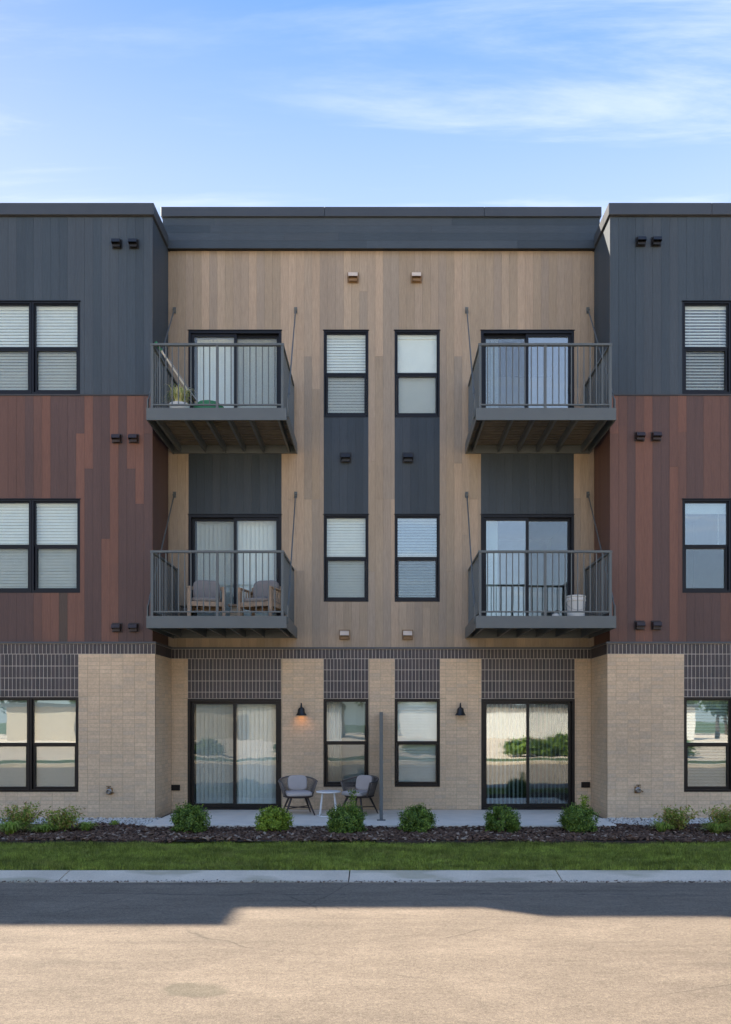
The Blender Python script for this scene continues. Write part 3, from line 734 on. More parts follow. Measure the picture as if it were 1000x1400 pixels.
bal_copy(-2.857, 3.55, 'grey steel balcony that holds two cushioned armchairs')
bal_copy(2.857, 7.156, 'empty steel balcony above the one with the white bucket')
bal_copy(2.857, 3.55, 'steel balcony that holds a white bucket')
# ------------------------------------------------------------------ wall vents
def vent(x, z, yf, mat, matd, label, s=1.0, group='hooded vents on the siding'):
    r = root('wall_vent', (x, yf, z), label, 'vent', group)
    w = .092*s
    MB().box(-w, w, -.012, .0, -.085*s, .085*s).obj('flange', matd, r)
    v = [(-w*.8, -.0125, .065*s), (w*.8, -.0125, .065*s), (-w*.8, -.10, .045*s), (w*.8, -.10, .045*s), (-w*.8, -.0125, -.045*s), (w*.8, -.0125, -.045*s), (-w*.8, -.12, -.02*s), (w*.8, -.12, -.02*s)]
    f = [(0, 1, 3, 2), (2, 3, 7, 6), (0, 2, 6, 4), (1, 5, 7, 3)]
    me = bpy.data.meshes.new('hood'); me.from_pydata(v, [], f); o = link('hood', me, mat, r); sm = o.modifiers.new('t', 'SOLIDIFY'); sm.thickness = .004
    MB().box(-w*.72, w*.72, -.07, -.0128, -.075*s, -.03*s).obj('damper', matd, r); return r
hz = {'top': 334, 'mid': 600, 'low': 858}
hn = {'top': 'on the charcoal siding', 'mid': 'high on the maroon', 'low': 'low on the maroon'}
for key, yy in hz.items():
    vm = ('vent_black', 'vent_black') if key == 'top' else ('vent_brown', 'vent_brown')
    for px, which in ((160.5, 'farther from'), (183.5, 'nearer to')):
        vent((px-HX)*WY/F, zpix(yy, WY), WY-.002, *vm, f"{'black' if key == 'top' else 'dark brown'} hood vent {hn[key]} of the left wing, {which} the recess")
    for px, which in ((874.5 if key != 'top' else 876, 'nearer to'), (897, 'farther from')):
        vent((px-HX)*WY/F, zpix(yy-3, WY), WY-.002, *vm, f"{'black' if key == 'top' else 'dark brown'} hood vent {hn[key]} of the right wing, {which} the recess")
for px, s in ((483, 'left'), (569.5, 'right')): vent((px-HX)*RY/F, zpix(380, RY), RY-.002, 'vent_tan', 'vent_tan_dark', f'tan hood vent above the {s} top-floor narrow window', 1.2)
for px, s in ((473, 'left'), (558, 'right')): vent((px-HX)*RY/F, zpix(626, RY), RY-.002, 'vent_black', 'vent_black', f'black hood vent on the {s} narrow charcoal panel', 1.2)
for px, s in ((471.5, 'left'), (557.5, 'right')): vent((px-HX)*RY/F, zpix(868, RY), RY-.002, 'vent_tan', 'vent_tan_dark', f'tan hood vent below the {s} second-floor narrow window', 1.15)
# wall plates and hose bibs
for px, s in ((240.5, 'left'), (801, 'right')):
    r = root('outlet_cover', ((px-HX)*BRY/F, BRY, zpix(1077 if s == 'left' else 1073, BRY)), f'dark metal outlet cover on the brick beside the {s} patio door', 'outlet', 'outlet covers on the brick')
    MB().box(-.085, .085, -.02, -.003, -.055, .055).obj('cover', 'bronze_frame', r, bevel=.004); MB().box(-.07, .07, -.028, -.0205, -.042, .042).obj('flap', 'bronze_frame', r)
for px, py, s in ((150, 1082, 'left'), (872, 1080, 'right')):
    r = root('hose_connection', ((px-HX)*BWY/F, BWY, zpix(py, BWY)), f'brass wall hydrant low on the brick of the {s} wing', 'hydrant', 'brass wall hydrants')
    MB().box(-.055, .055, -.012, -.003, -.06, .06).obj('plate', 'brass', r, bevel=.003)
    MB().lathe([(.05, 0), (.05, .05), (.038, .055), (.038, .10), (.03, .10), (.03, .03)], 16).obj('outlet', 'steel', r).rotation_euler = (math.radians(90), 0, 0)
    MB().tube([(0, -.03, .03), (0, -.06, .09)], .012, 8).tube([(-.04, -.06, .09), (.04, -.06, .09)], .011, 8).obj('valve', 'brass', r)
    MB().tube([(.045, -.03, -.01), (.09, -.05, -.03)], .012, 8).obj('spout', 'brass', r)
# wall lamps
for px, lit in ((413, True), (629, False)):
    r = root('wall_lamp', ((px-HX)*BRY/F, BRY, zpix(972, BRY)), 'black bell wall lamp, lit, beside the patio armchairs' if lit else 'black bell wall lamp, unlit, between narrow window and patio door', 'wall lamp', 'bell lamps on the brick')
    MB().lathe([(.05, -.0), (.05, .02), (.02, .025)], 16).obj('mounting_plate', 'black_paint', r, (0, -.003, .02)).rotation_euler = (math.radians(90), 0, 0)
    MB().tube([(0, -.02, .02), (0, -.05, .10), (0, -.09, .14), (0, -.12, .10)], .009, 8).obj('arm', 'black_paint', r, smooth=True)
    MB().lathe([(.105, -.09), (.098, -.075), (.07, -.03), (.062, .03), (.05, .055), (.02, .065), (.012, .15), (.004, .155)], 24, (0, -.12, 0), False).obj('lamp_shade', 'black_paint', r, smooth=True)
    MB().lathe([(.0, -.065), (.022, -.055), (.028, -.03), (.015, 0), (.012, .03)], 12, (0, -.12, 0), False).obj('bulb', 'bulb' if lit else 'glass_plain', r, smooth=True)
    if lit:
        ld = bpy.data.lights.new('lamp_light', 'SPOT'); ld.energy = .14; ld.color = (1, .42, .14); ld.shadow_soft_size = .03; ld.spot_size = math.radians(140); ld.spot_blend = .8
        lo = bpy.data.objects.new('lamp_light', ld); COL.objects.link(lo); lo.parent = r; lo.location = (0, -.12, -.07)
# ------------------------------------------------------------------ privacy screen
r = root('privacy_screen', (0.0, 14.03, 0), 'tall grey metal screen dividing the two patios', 'screen')
piece('front_post', 'railing_metal', r, -.031, .031, 0, .06, .01, 1.885); piece('back_post', 'railing_metal', r, -.03, .03, 1.62, 1.68, .01, 1.885)
piece('base_plate', 'railing_metal', r, -.075, .075, -.04, .10, .0, .0098); piece('top_rail', 'railing_metal', r, -.025, .025, .0605, 1.6195, 1.84, 1.88)
for i in range(11): piece('panel_board', 'railing_metal', r, -.012, .012, .0605, 1.6195, .12+i*.156, .12+i*.156+.148)
for zz_ in (.10, .55, 1.0, 1.45): piece('clip', 'steel', r, .0315, .041, .01, .04, zz_, zz_+.03)
# ------------------------------------------------------------------ furniture
def pillow(w, d, h, n=10, p=7):
    bm = bmesh.new(); bmesh.ops.create_cube(bm, size=2); bmesh.ops.subdivide_edges(bm, edges=bm.edges[:], cuts=n, use_grid_fill=True)
    for q in bm.verts:
        c = q.co; L = (abs(c.x)**p+abs(c.y)**p+abs(c.z)**p)**(1/p); c /= L
        e = (max(0, 1-abs(c.x)**4)*max(0, 1-abs(c.y)**4))**.35
        q.co = Vector((c.x*w/2, c.y*d/2, c.z*h/2*(.55+.45*e)))
    me = bpy.data.meshes.new('cushion'); bm.to_mesh(me); bm.free(); return me
def rope_chair(loc, rz, label):
    r = root('rope_armchair', loc, label, 'armchair', 'rope armchairs on the patio', rz)
    # local: faces -Y; seat height .36
    arc = []
    for i in range(25):
        a = math.radians(-112+224*i/24); fl = 1+.0*abs(math.cos(a))
        arc.append((a, .335*math.sin(a), .02+.33*math.cos(a)))
    top = [(x*1.06, y*1.05, .60+.085*max(0, math.cos(a))) for a, x, y in arc]; low = [(x*.80, y*.80, .34) for a, x, y in arc]
    MB().tube([low[0]]+top+[low[-1]], .014, 8).obj('arm_rail', 'rope', r, smooth=True)
    MB().tube(low+[low[0]], .016, 8).obj('seat_rail', 'dark_wood', r, smooth=True)
    mb = MB()
    def interp(P, t): k = t*(len(P)-1); i = min(int(k), len(P)-2); return Vector(P[i]).lerp(Vector(P[i+1]), k-i)
    n = 46
    for i in range(1, n):
        t = i/n; mb.tube([interp(low, t), interp(low, t).lerp(interp(top, t), .5)+Vector((0, 0, -.005)), interp(top, t)], .0075, 5, False)
    o = mb.obj('rope_back', 'rope', r)
    MB().lathe([(.0, .315), (.245, .315), (.25, .325), (.24, .34), (0, .34)], 24, (0, 0, 0), False).obj('seat_base', 'dark_wood', r)
    o = link('seat_cushion', pillow(.47, .46, .095), 'cushion', r, (0, -.04, .39), True)
    o = link('back_cushion', pillow(.36, .11, .29), 'cushion', r, (0.01, .19, .565), True); o.rotation_euler = (math.radians(-14), 0, 0)
    for sx in (-1, 1):
        for sy in (-1, 1): MB().tube([(sx*.15, sy*.15, .31), (sx*.27, sy*.25, 0.0)], .018, 8, radii=[.021, .013]).obj('leg', 'dark_wood', r)
    MB().tube([(-.22, -.2, .13), (.22, .2, .13)], .010, 6).obj('stretcher', 'dark_wood', r); MB().tube([(-.22, .2, .13), (.22, -.2, .13)], .010, 6).obj('stretcher', 'dark_wood', r)
    return r
rope_chair((-1.54, 14.98, 0), math.radians(14), 'grey cushioned rope armchair between the lamp and the patio door')
rope_chair((-.42, 15.02, 0), math.radians(-34), 'grey cushioned rope armchair beside the tall grey screen')
r = root('side_table', (-.965, 14.75, 0), 'small round white metal table between the rope armchairs', 'table')
MB().lathe([(0, .425), (.215, .425), (.225, .432), (.225, .447), (.215, .45), (0, .45)], 40, (0, 0, 0), False).obj('tabletop', 'white_paint', r)
for k in range(4):
    a = math.pi/4+k*math.pi/2; MB().tube([(.15*math.cos(a), .15*math.sin(a), .424), (.215*math.cos(a), .215*math.sin(a), .02), (.2*math.cos(a), .2*math.sin(a), .007)], .0085, 8).obj('leg', 'white_paint', r, smooth=True)
MB().tube([(.205*math.cos(2*math.pi*k/32), .205*math.sin(2*math.pi*k/32), .008) for k in range(33)], .0075, 6).obj('base_ring', 'white_paint', r)
def wood_chair(loc, rz, label):
    r = root('balcony_armchair', loc, label, 'armchair', 'armchairs on the balcony', rz); W_, D_ = .31, .30; wk = 'light_wicker'
    for sx in (-1, 1):
        MB().box(sx*W_-.03, sx*W_+.03, -D_-.03, -D_+.025, 0, .60).obj('leg', wk, r, bevel=.006)
        MB().box(sx*W_-.026, sx*W_+.026, D_-.03, D_+.02, 0, .72).obj('leg', wk, r, bevel=.006)
        MB().box(sx*W_-.036, sx*W_+.036, -D_-.035, D_-.031, .601, .63).obj('arm', wk, r, bevel=.006)
        mb = MB()
        for i in range(5): yy = -D_+.09+i*.10; mb.box(sx*W_-.012, sx*W_+.012, yy-.012, yy+.012, .36, .6005)
        mb.obj('arm_slats', wk, r)
        MB().box(sx*W_-.022, sx*W_+.022, -D_+.026, D_-.031, .27, .355).obj('side_rail', wk, r)
    MB().box(-W_+.031, W_-.031, -D_-.02, -D_+.02, .27, .355).obj('front_apron', wk, r, bevel=.005)
    MB().box(-W_+.031, W_-.031, D_-.02, D_+.01, .27, .355).obj('rear_apron', wk, r)
    MB().box(-W_+.027, W_-.027, D_-.015, D_+.012, .66, .72).obj('back_rail', wk, r)
    mb = MB()
    for i in range(7): xx = -.22+i*.0733; mb.box(xx-.014, xx+.014, D_-.006, D_+.006, .356, .659)
    mb.obj('back_slats', wk, r)
    MB().box(-W_+.023, W_-.023, -D_+.021, D_-.021, .335, .352).obj('seat', wk, r)
    link('seat_cushion', pillow(.54, .54, .10), 'cushion_dark', r, (0, -.01, .40), True)
    o = link('back_cushion', pillow(.50, .14, .42), 'cushion_dark', r, (0, .20, .62), True); o.rotation_euler = (math.radians(-10), 0, 0); return r
wood_chair((-3.24, 14.98, 3.542), math.radians(12), 'woven armchair with grey cushions in front of the left door panel')
wood_chair((-2.22, 15.0, 3.542), math.radians(-16), 'woven armchair with grey cushions in front of the right door panel')
r = root('storage_box', (-3.68, 15.4, 3.542), 'small black box in the back corner behind the balcony armchairs', 'box')
MB().box(-.12, .12, -.12, .12, 0, .34).obj('body', 'black_paint', r, bevel=.01); MB().box(-.13, .13, -.13, .13, .341, .37).obj('lid', 'black_paint', r, bevel=.008); MB().tube([(-.05, -.14, .3), (.05, -.14, .3)], .008).obj('handle', 'steel', r)
r = root('side_stool', (-2.73, 15.3, 3.542), 'low pale block table between the balcony armchairs', 'table')
MB().box(-.15, .15, -.15, .15, .34, .38).obj('top', 'light_wicker', r, bevel=.006); MB().box(-.11, .11, -.11, .11, 0, .339).obj('base', 'stucco', r, bevel=.006)
# bucket and jar
r = root('bucket', (3.555, 14.75, 3.542), 'white plastic bucket in the corner of the balcony', 'bucket'); r.scale = (1.15, 1.15, 1.25)
MB().lathe([(0, 0), (.125, 0), (.13, .01), (.145, .29), (.155, .295), (.155, .32), (.148, .345), (.142, .345), (.135, .04), (0, .04)], 32, (0, 0, 0), False).obj('pail', 'white_plastic', r, smooth=False)
MB().lathe([(0, .347), (.15, .347), (.158, .352), (.158, .368), (.14, .375), (0, .375)], 32, (0, 0, 0), False).obj('lid', 'white_plastic', r)
MB().tube([(.155*math.cos(a), -.155*abs(math.sin(a))*.98-.01, .27-.12*math.sin(a)) for a in [math.pi*k/14 for k in range(15)]], .003, 6).obj('handle', 'steel', r)
r = root('jar', (3.14, 14.55, 3.542), 'small white canister with a shiny cap beside the bucket', 'jar')
MB().lathe([(0, 0), (.06, 0), (.065, .01), (.065, .10), (.05, .115), (0, .115)], 24, (0, 0, 0), False).obj('body', 'white_plastic', r); MB().lathe([(0, .116), (.03, .116), (.034, .13), (.03, .16), (.012, .175), (0, .178)], 20, (0, 0, 0), False).obj('cap', 'steel', r, smooth=True)
r = root('watering_can', (3.27, 15.2, 3.542), 'dark watering can behind the white bucket and jar', 'watering can')
MB().lathe([(0, 0), (.09, 0), (.095, .01), (.08, .2), (.06, .22), (0, .22)], 20, (0, 0, 0), False).obj('body', 'black_paint', r); MB().tube([(-.08, 0, .05), (-.17, 0, .18), (-.2, 0, .25)], .013).obj('spout', 'black_paint', r); MB().tube([(.08, 0, .05), (.15, 0, .12), (.13, 0, .24), (.03, 0, .27)], .01).obj('handle', 'black_paint', r)
# top-left balcony: striped plant, green planter, leaning pole
def blades(n, R, H, w, droop, seed, zb=0, curl=4):
    g = np.random.default_rng(seed); V = []
    for _ in range(n):
        a = g.uniform(0, 2*math.pi); rr = R*g.uniform(.35, 1.0); h = H*g.uniform(.5, 1.0); base = g.normal(0, .02, 2)
        d = np.array([math.cos(a), math.sin(a)]); s = np.array([-d[1], d[0]]); pts = []
        for k in range(curl+1):
            t = k/curl; q = base+d*rr*t; z = zb+h*(1-(1-t)**2)*(1) - droop*h*t*t*t; ww = w*(1-t)*.9+w*.08
            pts.append((np.array([*(q+s*ww/2), z]), np.array([*(q-s*ww/2), z])))
        for k in range(curl): V += [pts[k][0], pts[k][1], pts[k+1][1], pts[k+1][0]]
    return np.array(V)
def leaf_island(name, V, mat, parent):
    return bigmesh(name, V, 4, mat, parent)
r = root('potted_plant', (-3.60, 14.42, 7.148), 'striped spider plant in a pale bowl by the railing', 'potted plant'); r.scale = (1.15, 1.15, 1.15)
MB().lathe([(0, 0), (.10, 0), (.14, .10), (.16, .19), (.15, .195), (.13, .16), (0, .16)], 24, (0, 0, 0), False).obj('pot', 'white_plastic', r, smooth=True)
leaf_island('foliage', blades(170, .30, .42, .022, .55, 5, .16), 'stripe_leaf', r)
r = root('green_planter', (-3.10, 14.55, 7.148), 'green round plastic planter with a lid beside the spider plant', 'planter'); r.scale = (1.0, 1.0, 1.5)
MB().lathe([(0, 0), (.24, 0), (.26, .02), (.27, .15), (.25, .16), (0, .12)], 32, (0, 0, 0), False).obj('tray', 'green_plastic', r)
MB().lathe([(0, .121), (.2, .121), (.2, .19), (.06, .22), (0, .22)], 32, (0, 0, 0), False).obj('lid', 'green_plastic', r)
r = root('leaning_pole', (-3.12, 14.85, 7.30), 'long white and silver pole with a green tip leaning in the railing corner', 'pole')
A_, B_ = Vector((.0, 0, -.14)), Vector((-.83, -.72, 1.06))
MB().tube([A_, A_.lerp(B_, .9)], .018, 8).obj('shaft', 'white_plastic', r); MB().tube([A_+Vector((.03, 0, 0)), A_.lerp(B_, .8)+Vector((.03, 0, 0))], .011, 6).obj('rod', 'steel', r)
MB().tube([A_.lerp(B_, .9), B_], .026, 8).obj('tip', 'green_plastic', r); MB().tube([A_.lerp(B_, .3), A_.lerp(B_, .42)], .032, 8).obj('grip', 'black_paint', r)
# ------------------------------------------------------------------ plants
def leaf_quads(P, Nn, size, g, asp=.45):
    """small two-sided leaves: rhombus quads at P facing roughly Nn"""
    n = len(P); T = g.normal(size=(n, 3)); T -= (T*Nn).sum(1)[:, None]*Nn; T /= np.linalg.norm(T, axis=1)[:, None]
    S = np.cross(Nn, T); s = size*g.uniform(.6, 1.3, n)[:, None]
    q = np.stack([P, P+T*s*.5+S*s*asp*.5, P+T*s, P+T*s*.5-S*s*asp*.5], 1); return q.reshape(-1, 3)
def shrub_mesh(seed, mat, n=10500, w=.34, h=.50):
    g = np.random.default_rng(seed); P = []; NN = []
    # many upright sprigs make an uneven outline
    for k in range(170):
        a = g.uniform(0, 2*math.pi); el = math.asin(g.uniform(-.55, 1)); rr = g.uniform(.72, 1.12)
        d = np.array([math.cos(a)*math.cos(el), math.sin(a)*math.cos(el), math.sin(el)])
        tip = np.array([d[0]*w*rr, d[1]*w*rr, max(.03, h*.42+d[2]*h*(.55 if d[2] > 0 else .7)*rr)]); b0 = np.array([d[0]*w*.15, d[1]*w*.15, h*.25+d[2]*h*.15])
        m_n = n//170; t = g.uniform(.35, 1.03, m_n)**.7
        p = b0+(tip-b0)*t[:, None]+g.normal(0, .022, (m_n, 3)); P.append(p)
        nn = d+g.normal(0, .75, (m_n, 3)); nn[:, 2] += .4; NN.append(nn/np.linalg.norm(nn, axis=1)[:, None])
    return leaf_quads(np.concatenate(P), np.concatenate(NN), .042, g)
def stems(seed, R, H, n=14, r=.006, mat='bark'):
    g = random.Random(seed); mb = MB()
    for _ in range(n):
        a = g.uniform(0, 6.28); rr = R*g.uniform(.2, .8); mb.tube([(g.uniform(-.03, .03), g.uniform(-.03, .03), -.03), (rr*.4*math.cos(a), rr*.4*math.sin(a), H*.4), (rr*math.cos(a), rr*math.sin(a), H*g.uniform(.6, .85))], r, 5, radii=[r, r*.7, r*.3])
    return mb
protos = []
for i, (sd_, mt_) in enumerate(((1, 'shrub_leaf'), (2, 'shrub_leaf_bright'), (3, 'shrub_leaf'))):
    o = bigmesh('foliage_mesh', shrub_mesh(sd_, mt_), 4, mt_); protos.append(o.data); bpy.data.objects.remove(o)
stem_me = stems(4, .25, .42, 18).mesh('stems'); stem_me.materials.append(M['bark'])
sh = [(259.5, 1138, 0, 1.06, 'dark green round shrub beside the left patio door'), (374.5, 1135, 1, 1.0, 'bright yellow-green round shrub near the left patio armchair'),
      (474, 1138, 2, 1.08, 'loose dark shrub with a tall sprig, in front of the white side table'), (570.5, 1136, 0, 1.02, 'dark green round shrub just right of the grey screen'),
      (686.5, 1136, 2, 1.0, 'dark green round shrub in front of the right patio door'), (791, 1134, 0, 1.05, 'green round shrub with pointed top by the right brick corner')]
for i, (px, py, k, s, lab) in enumerate(sh):
    Y = 12.95; x = (px-HX)*Y/F
    r = root('round_shrub', (x, Y, -.05), lab, 'shrub', 'round shrubs in the mulch bed')
    o = link('foliage', protos[k], None, r); o.rotation_euler[2] = i*1.3+.4; o.scale = (s*.82, s*.82, s*.86)
    link('stems', stem_me, None, r)
    if i in (2, 5):
        g = np.random.default_rng(60+i); n = 260; t = g.uniform(0, 1, n); P = np.stack([g.normal(.10, .03, n), g.normal(0, .035, n), .38+t*(.30 if i == 2 else .2)], 1); NN = g.normal(size=(n, 3)); NN /= np.linalg.norm(NN, axis=1)[:, None]
        bigmesh('sprig', leaf_quads(P, NN, .036, g), 4, 'shrub_leaf' if i == 2 else 'shrub_leaf_bright', r)
def perennial(px, py, Y, W_, H_, mat, lab, seed, kind):
    x = (px-HX)*Y/F; r = root('perennial_plant', (x, Y, -.06), lab, 'plant', 'loose perennials beside the round shrubs')
    g = np.random.default_rng(seed)
    if kind == 'lily': leaf_island('foliage', blades(int(300*W_/.3), W_, H_, .018, .45, seed), mat, r)
    else:
        P = []; n0 = 70
        for k in range(n0):
            a = g.uniform(0, 6.28); rr = W_*g.uniform(.2, 1.0); hh = H_*g.uniform(.45, 1.0); m_ = 34; t = g.uniform(.25, 1, m_)
            P.append(np.stack([rr*math.cos(a)*t, rr*math.sin(a)*t, hh*t**.8], 1)+g.normal(0, .016, (m_, 3)))
        P = np.concatenate(P); NN = g.normal(size=P.shape); NN[:, 2] += .8; NN /= np.linalg.norm(NN, axis=1)[:, None]
        bigmesh('foliage', leaf_quads(P, NN, .048, g, .4), 4, mat, r)
    o = stems(seed, W_, H_*.9, 22, .004).obj('stems', 'bark', r); return r
perennial(28, 1140, 13.0, .40, .47, 'spirea_leaf', 'tall yellow-green leafy plant nearest the left edge of the bed', 21, 'leafy')
perennial(14, 1146, 12.6, .36, .30, 'lily_leaf', 'low strappy green plant in front of the tall left plant', 22, 'lily')
perennial(84, 1138, 13.0, .36, .42, 'spirea_leaf', 'airy green plant under the right end of the left wing window', 23, 'leafy')
perennial(60, 1143, 12.8, .32, .22, 'lily_leaf', 'low strappy green plant between the two airy left plants', 24, 'lily')
perennial(118, 1139, 13.1, .24, .20, 'lily_leaf', 'small grassy tuft right of the airy left plant', 27, 'lily')
perennial(156, 1128, 13.6, .10, .16, 'lily_leaf', 'tiny green seedling alone in the white pebbles', 25, 'lily')
perennial(925, 1138, 13.0, .37, .44, 'spirea_leaf', 'yellow-green plant with reddish tips under the right wing window', 26, 'leafy')
perennial(906, 1142, 12.9, .26, .24, 'lily_leaf', 'low grassy clump at the foot of the reddish right plant', 31, 'lily')
perennial(992, 1138, 12.9, .40, .46, 'spirea_leaf', 'yellowish leafy plant at the right end of the bed', 28, 'leafy')
perennial(980, 1146, 12.7, .32, .26, 'lily_leaf', 'low strappy clump below the plant at the right end', 29, 'lily')
# grass
def lawn_blades(n, x0, x1, y0, y1, z, seed):
    g = np.random.default_rng(seed); x = g.uniform(x0, x1, n); y = g.uniform(y0, y1, n); y = np.where(g.uniform(0, 1, n) < .03, g.uniform(y0-.04, y1+.05, n), y)
    h = .050*g.uniform(.45, 1.5, n)*(1+.25*np.sin(x*7.7+np.sin(y*9)*1.2)*np.sin(y*11+x*2)+.15*np.sin(x*1.9+y*4)); a = g.uniform(0, math.pi, n); w = g.uniform(.003, .0055, n)
    lx = g.normal(0, .022, n); ly = g.normal(0, .022, n)
    base = np.stack([x, y, np.full(n, z)], 1); s = np.stack([np.cos(a)*w, np.sin(a)*w, np.zeros(n)], 1)
    return np.stack([base-s, base+s, base+np.stack([lx, ly, h], 1)], 1).reshape(-1, 3)
o = bigmesh('grass', lawn_blades(300000, -7.6, 7.2, 9.93, 12.0, -.117, 3), 3, 'grass'); tag(o, 'short mown lawn strip between kerb and mulch bed', 'grass', kind='stuff')
# mulch chips
def chips(n, sampler, size, z, seed, mat, name, label, cat, thick=.35):
    g = np.random.default_rng(seed); c = sampler(g, n); n = len(c)
    L = size*g.uniform(.4, 1.4, n); W_ = L*g.uniform(.25, .6, n); T = W_*thick; a = g.uniform(0, 2*math.pi, n); p = g.normal(0, .35, n)
    ux = np.stack([np.cos(a)*np.cos(p), np.sin(a)*np.cos(p), np.sin(p)], 1); uy = np.stack([-np.sin(a), np.cos(a), g.normal(0, .3, n)], 1); uz = np.cross(ux, uy)
    V = []; 
    for sx, sy, sz in [(a_, b_, c_) for a_ in (-1, 1) for b_ in (-1, 1) for c_ in (-1, 1)]:
        k = 1 if sz < 0 else .7
        V.append(c+ux*(L*sx*.5*k)[:, None]+uy*(W_*sy*.5*k)[:, None]+uz*(T*sz*.5)[:, None])
    V = np.stack(V, 1).reshape(-1, 3); b = (np.arange(n)*8)[:, None, None]; Fq = (b+np.array(CUBE_F)[None]).reshape(-1, 4)
    o = indexed(name, V, Fq, mat); return tag(o, label, cat, kind='stuff')
def bed(g, n):
    x = g.uniform(-7.6, 7.2, n*2); y = g.uniform(12.0, 14.0, n*2)
    keep = ((y < 13.44) | (np.abs(x) > 3.95)) & ((np.abs(x) < 3.95) | (y < 13.72+.06*np.sin(x*5))); keep &= (y > 12.03+.03*np.sin(x*2.3))
    x, y = x[keep][:n], y[keep][:n]; z = -.055+.018*np.sin(x*3)*np.sin(y*4)+g.uniform(0, .03, len(x)); return np.stack([x, y, z], 1)
chips(16000, bed, .075, 0, 4, 'mulch', 'bark_mulch', 'dark brown shredded bark mulch around the shrubs', 'mulch')
def pebs(g, n):
    x = g.uniform(-7.6, 7.2, n*3); y = g.uniform(13.2, 14.62, n*3); keep = (np.abs(x) > 3.93) & (y > 13.74+.06*np.sin(x*5)); x, y = x[keep][:n], y[keep][:n]
    return np.stack([x, y, -.045+g.uniform(0, .02, len(x))], 1)
def pebble_mesh(n, seed):
    g = np.random.default_rng(seed); c = pebs(g, n); n = len(c)
    bm = bmesh.new(); bmesh.ops.create_icosphere(bm, subdivisions=1, radius=1); base = np.array([v.co[:] for v in bm.verts]); fc = np.array([[v.index for v in f.verts] for f in bm.faces]); bm.free()
    s = g.uniform(.012, .03, (n, 3)); s[:, 2] *= .65; a = g.uniform(0, 6.28, n); b3 = base[None]*s[:, None, :]*g.uniform(.85, 1.15, (n, len(base), 1))
    x = b3[:, :, 0]*np.cos(a)[:, None]-b3[:, :, 1]*np.sin(a)[:, None]; y = b3[:, :, 0]*np.sin(a)[:, None]+b3[:, :, 1]*np.cos(a)[:, None]
    V = np.stack([x, y, b3[:, :, 2]], 2)+c[:, None, :]; Ff = (np.arange(n)*len(base))[:, None, None]+fc[None]
    o = indexed('pebbles', V.reshape(-1, 3), Ff.reshape(-1, 3), 'pebble'); return tag(o, 'white and grey pebbles along the foot of the brick wings', 'pebbles', kind='stuff')
pebble_mesh(9000, 8)
o = MB().box(-3.2, -.05, 12.02, 12.028, -.12, -.062).obj('lawn_edging', 'white_plastic'); tag(o, 'thin pale edging strip between the lawn and mulch', 'edging')
# ------------------------------------------------------------------ across the road (seen in the glass)
MB().box(-90, 90, -3.6, -3.002, -.28, -.02).obj('far_kerb', 'concrete')['kind'] = 'structure'
MB().box(-90, 90, -80, -7.002, -.28, -.07).obj('gravel_lot', 'pale_gravel')['kind'] = 'structure'
MB().box(-90, 90, -7, -3.602, -.28, -.06).obj('far_lawn', 'far_grass')['kind'] = 'structure'
def far_building(x0, x1, y, h, label, mat='stucco'):
    r = root('low_building', ((x0+x1)/2, y, -.06), label, 'building'); w = (x1-x0)/2
    MB().box(-w, w, -10, 0, 0, h).obj('wall', mat, r); MB().box(-w-.3, w+.3, -10.3, .3, h+.001, h+.35).obj('roof', 'charcoal_metal', r)
    for xx in (-w*.55, w*.4): MB().box(xx-.5, xx+.5, .002, .05, .1, 2.2).obj('door', 'rope', r)
    return r
far_building(-34, -4, -44, 3.0, 'long low tan building across the road, seen in the glass')
far_building(2, 30, -48, 3.0, 'long low cream building across the road, seen in the glass', 'white_plastic')
def far_tree(x, y, H, seed, lab):
    g = np.random.default_rng(seed); r = root('deciduous_tree', (x, y, -.06), lab, 'tree', 'trees across the road')
    mb = MB().tube([(0, 0, -.1), (0.1, 0, H*.3), (0, .1, H*.8)], .2, 8, radii=[.22, .16, .05])
    for k in range(6): a = k*1.05; mb.tube([(0.05, 0, H*(.3+.06*k)), (math.cos(a)*H*.2, math.sin(a)*H*.2, H*(.5+.05*k))], .06, 6, radii=[.07, .02])
    mb.obj('trunk', 'bark', r)
    C = g.normal(0, 1, (28, 3)); C /= np.linalg.norm(C, axis=1)[:, None]; C *= (g.uniform(.3, 1, 28)[:, None])*np.array([H*.3, H*.3, H*.32]); C[:, 2] += H*.64
    P = (C[:, None, :]+g.normal(0, H*.06, (28, 130, 3))).reshape(-1, 3); NN = g.normal(size=P.shape); NN /= np.linalg.norm(NN, axis=1)[:, None]
    bigmesh('crown', leaf_quads(P, NN, .38, g, .6), 4, 'tree_leaf', r)
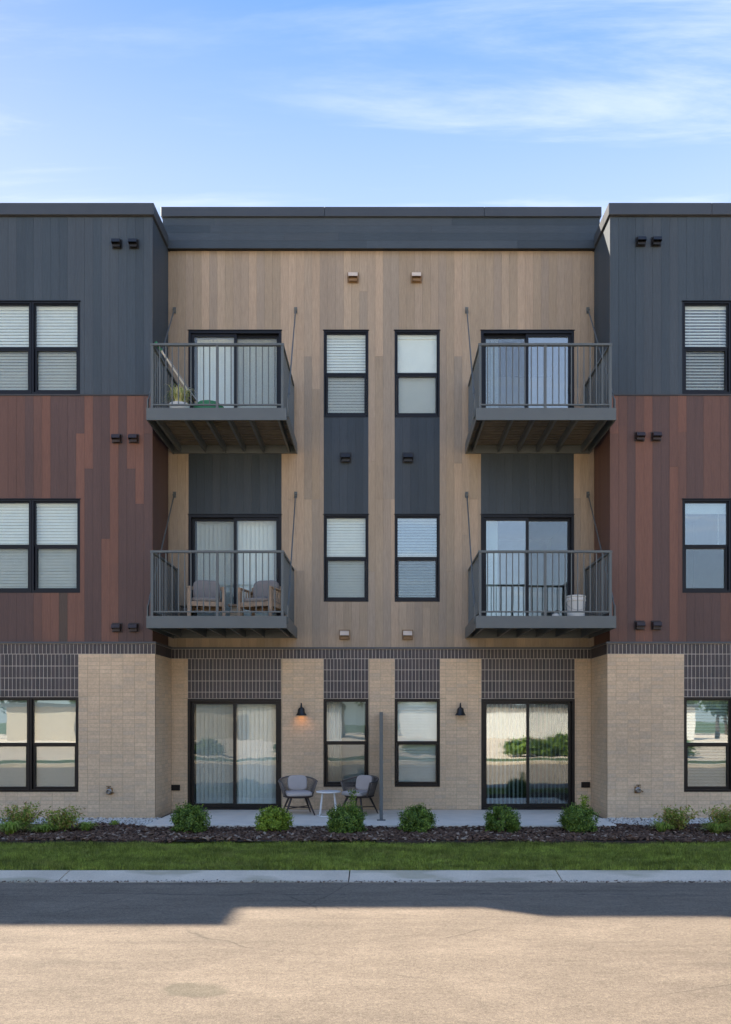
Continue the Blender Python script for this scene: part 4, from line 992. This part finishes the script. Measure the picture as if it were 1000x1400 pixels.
for i, (x, y, H, l) in enumerate(((-40, -50, 8, 'broad tree at the left end of the row across the road'), (-1.5, -52, 9, 'tall tree between the two low buildings across the road'), (9, -62, 9, 'tree behind the cream building, nearer its left end'), (20, -62, 8, 'tree behind the cream building, nearer its right end'), (33, -50, 7, 'tree beside the right end of the cream building'))):
    far_tree(x, y, H, 100+i, l)

hill_tree = root('deciduous_tree', (-52, -70, -.06), 'tree in the row behind the low buildings across the road', 'tree', 'row of trees behind the low buildings')
src = [o for o in bpy.data.objects if o.name == 'deciduous_tree'][0]
for ch in [o for o in bpy.data.objects if o.parent == src]: copy_tree(ch, hill_tree)
for k in range(1, 15):
    c = copy_tree(hill_tree); c.location = (-52+k*7.4+random.uniform(-1.5, 1.5), -70+random.uniform(-3, 3), -.06); c.rotation_euler[2] = k*1.7; q = random.uniform(.8, 1.15); c.scale = (q, q, q)
def mound(x, y, w, d, h, label):
    g = np.random.default_rng(5); n = 28; v = []; f = []
    for j in range(n+1):
        for i in range(n+1):
            a, b = i/n*2-1, j/n*2-1; t = max(0, 1-(a*a+b*b)); v.append((a*w, b*d, h*t**.8*(1+.2*math.sin(a*9+b*4))+g.uniform(-.03, .05)))
    for j in range(n):
        for i in range(n): q = j*(n+1)+i; f.append((q, q+1, q+n+2, q+n+1))
    me = bpy.data.meshes.new('heap'); me.from_pydata(v, [], f); o = link('soil_mound', me, 'soil', None, (x, y, -.1), True); tag(o, label, 'mound')


def gutter(g, n):
    x = g.uniform(-7, 7, n); y = 9.40+np.abs(g.normal(0, .05, n)); return np.stack([x, y, np.full(n, ZR+.008)], 1)
chips(900, gutter, .022, 0, 14, 'mulch', 'gutter_litter', 'scattered leaf and bark bits lying along the gutter', 'litter')

for i, (x, y, q) in enumerate(((7.4, -9, 3.0), (9.6, -10, 3.6), (11.8, -9.4, 2.6), (14, -10.5, 3.4), (-9, -9.5, 2.8), (-13, -10.5, 3.5), (-4.5, -10, 2.6), (2, -10.2, 2.4), (20, -10, 3.2))):
    r = root('verge_bush', (x, y, -.07), 'green bush on the far verge across the road', 'shrub', 'bushes on the far verge')
    o = link('foliage', protos[(i*2) % 3], None, r); o.scale = (q*1.3, q, q*.62); o.rotation_euler[2] = i
    link('stems', stem_me, None, r).scale = (q, q, q*.5)
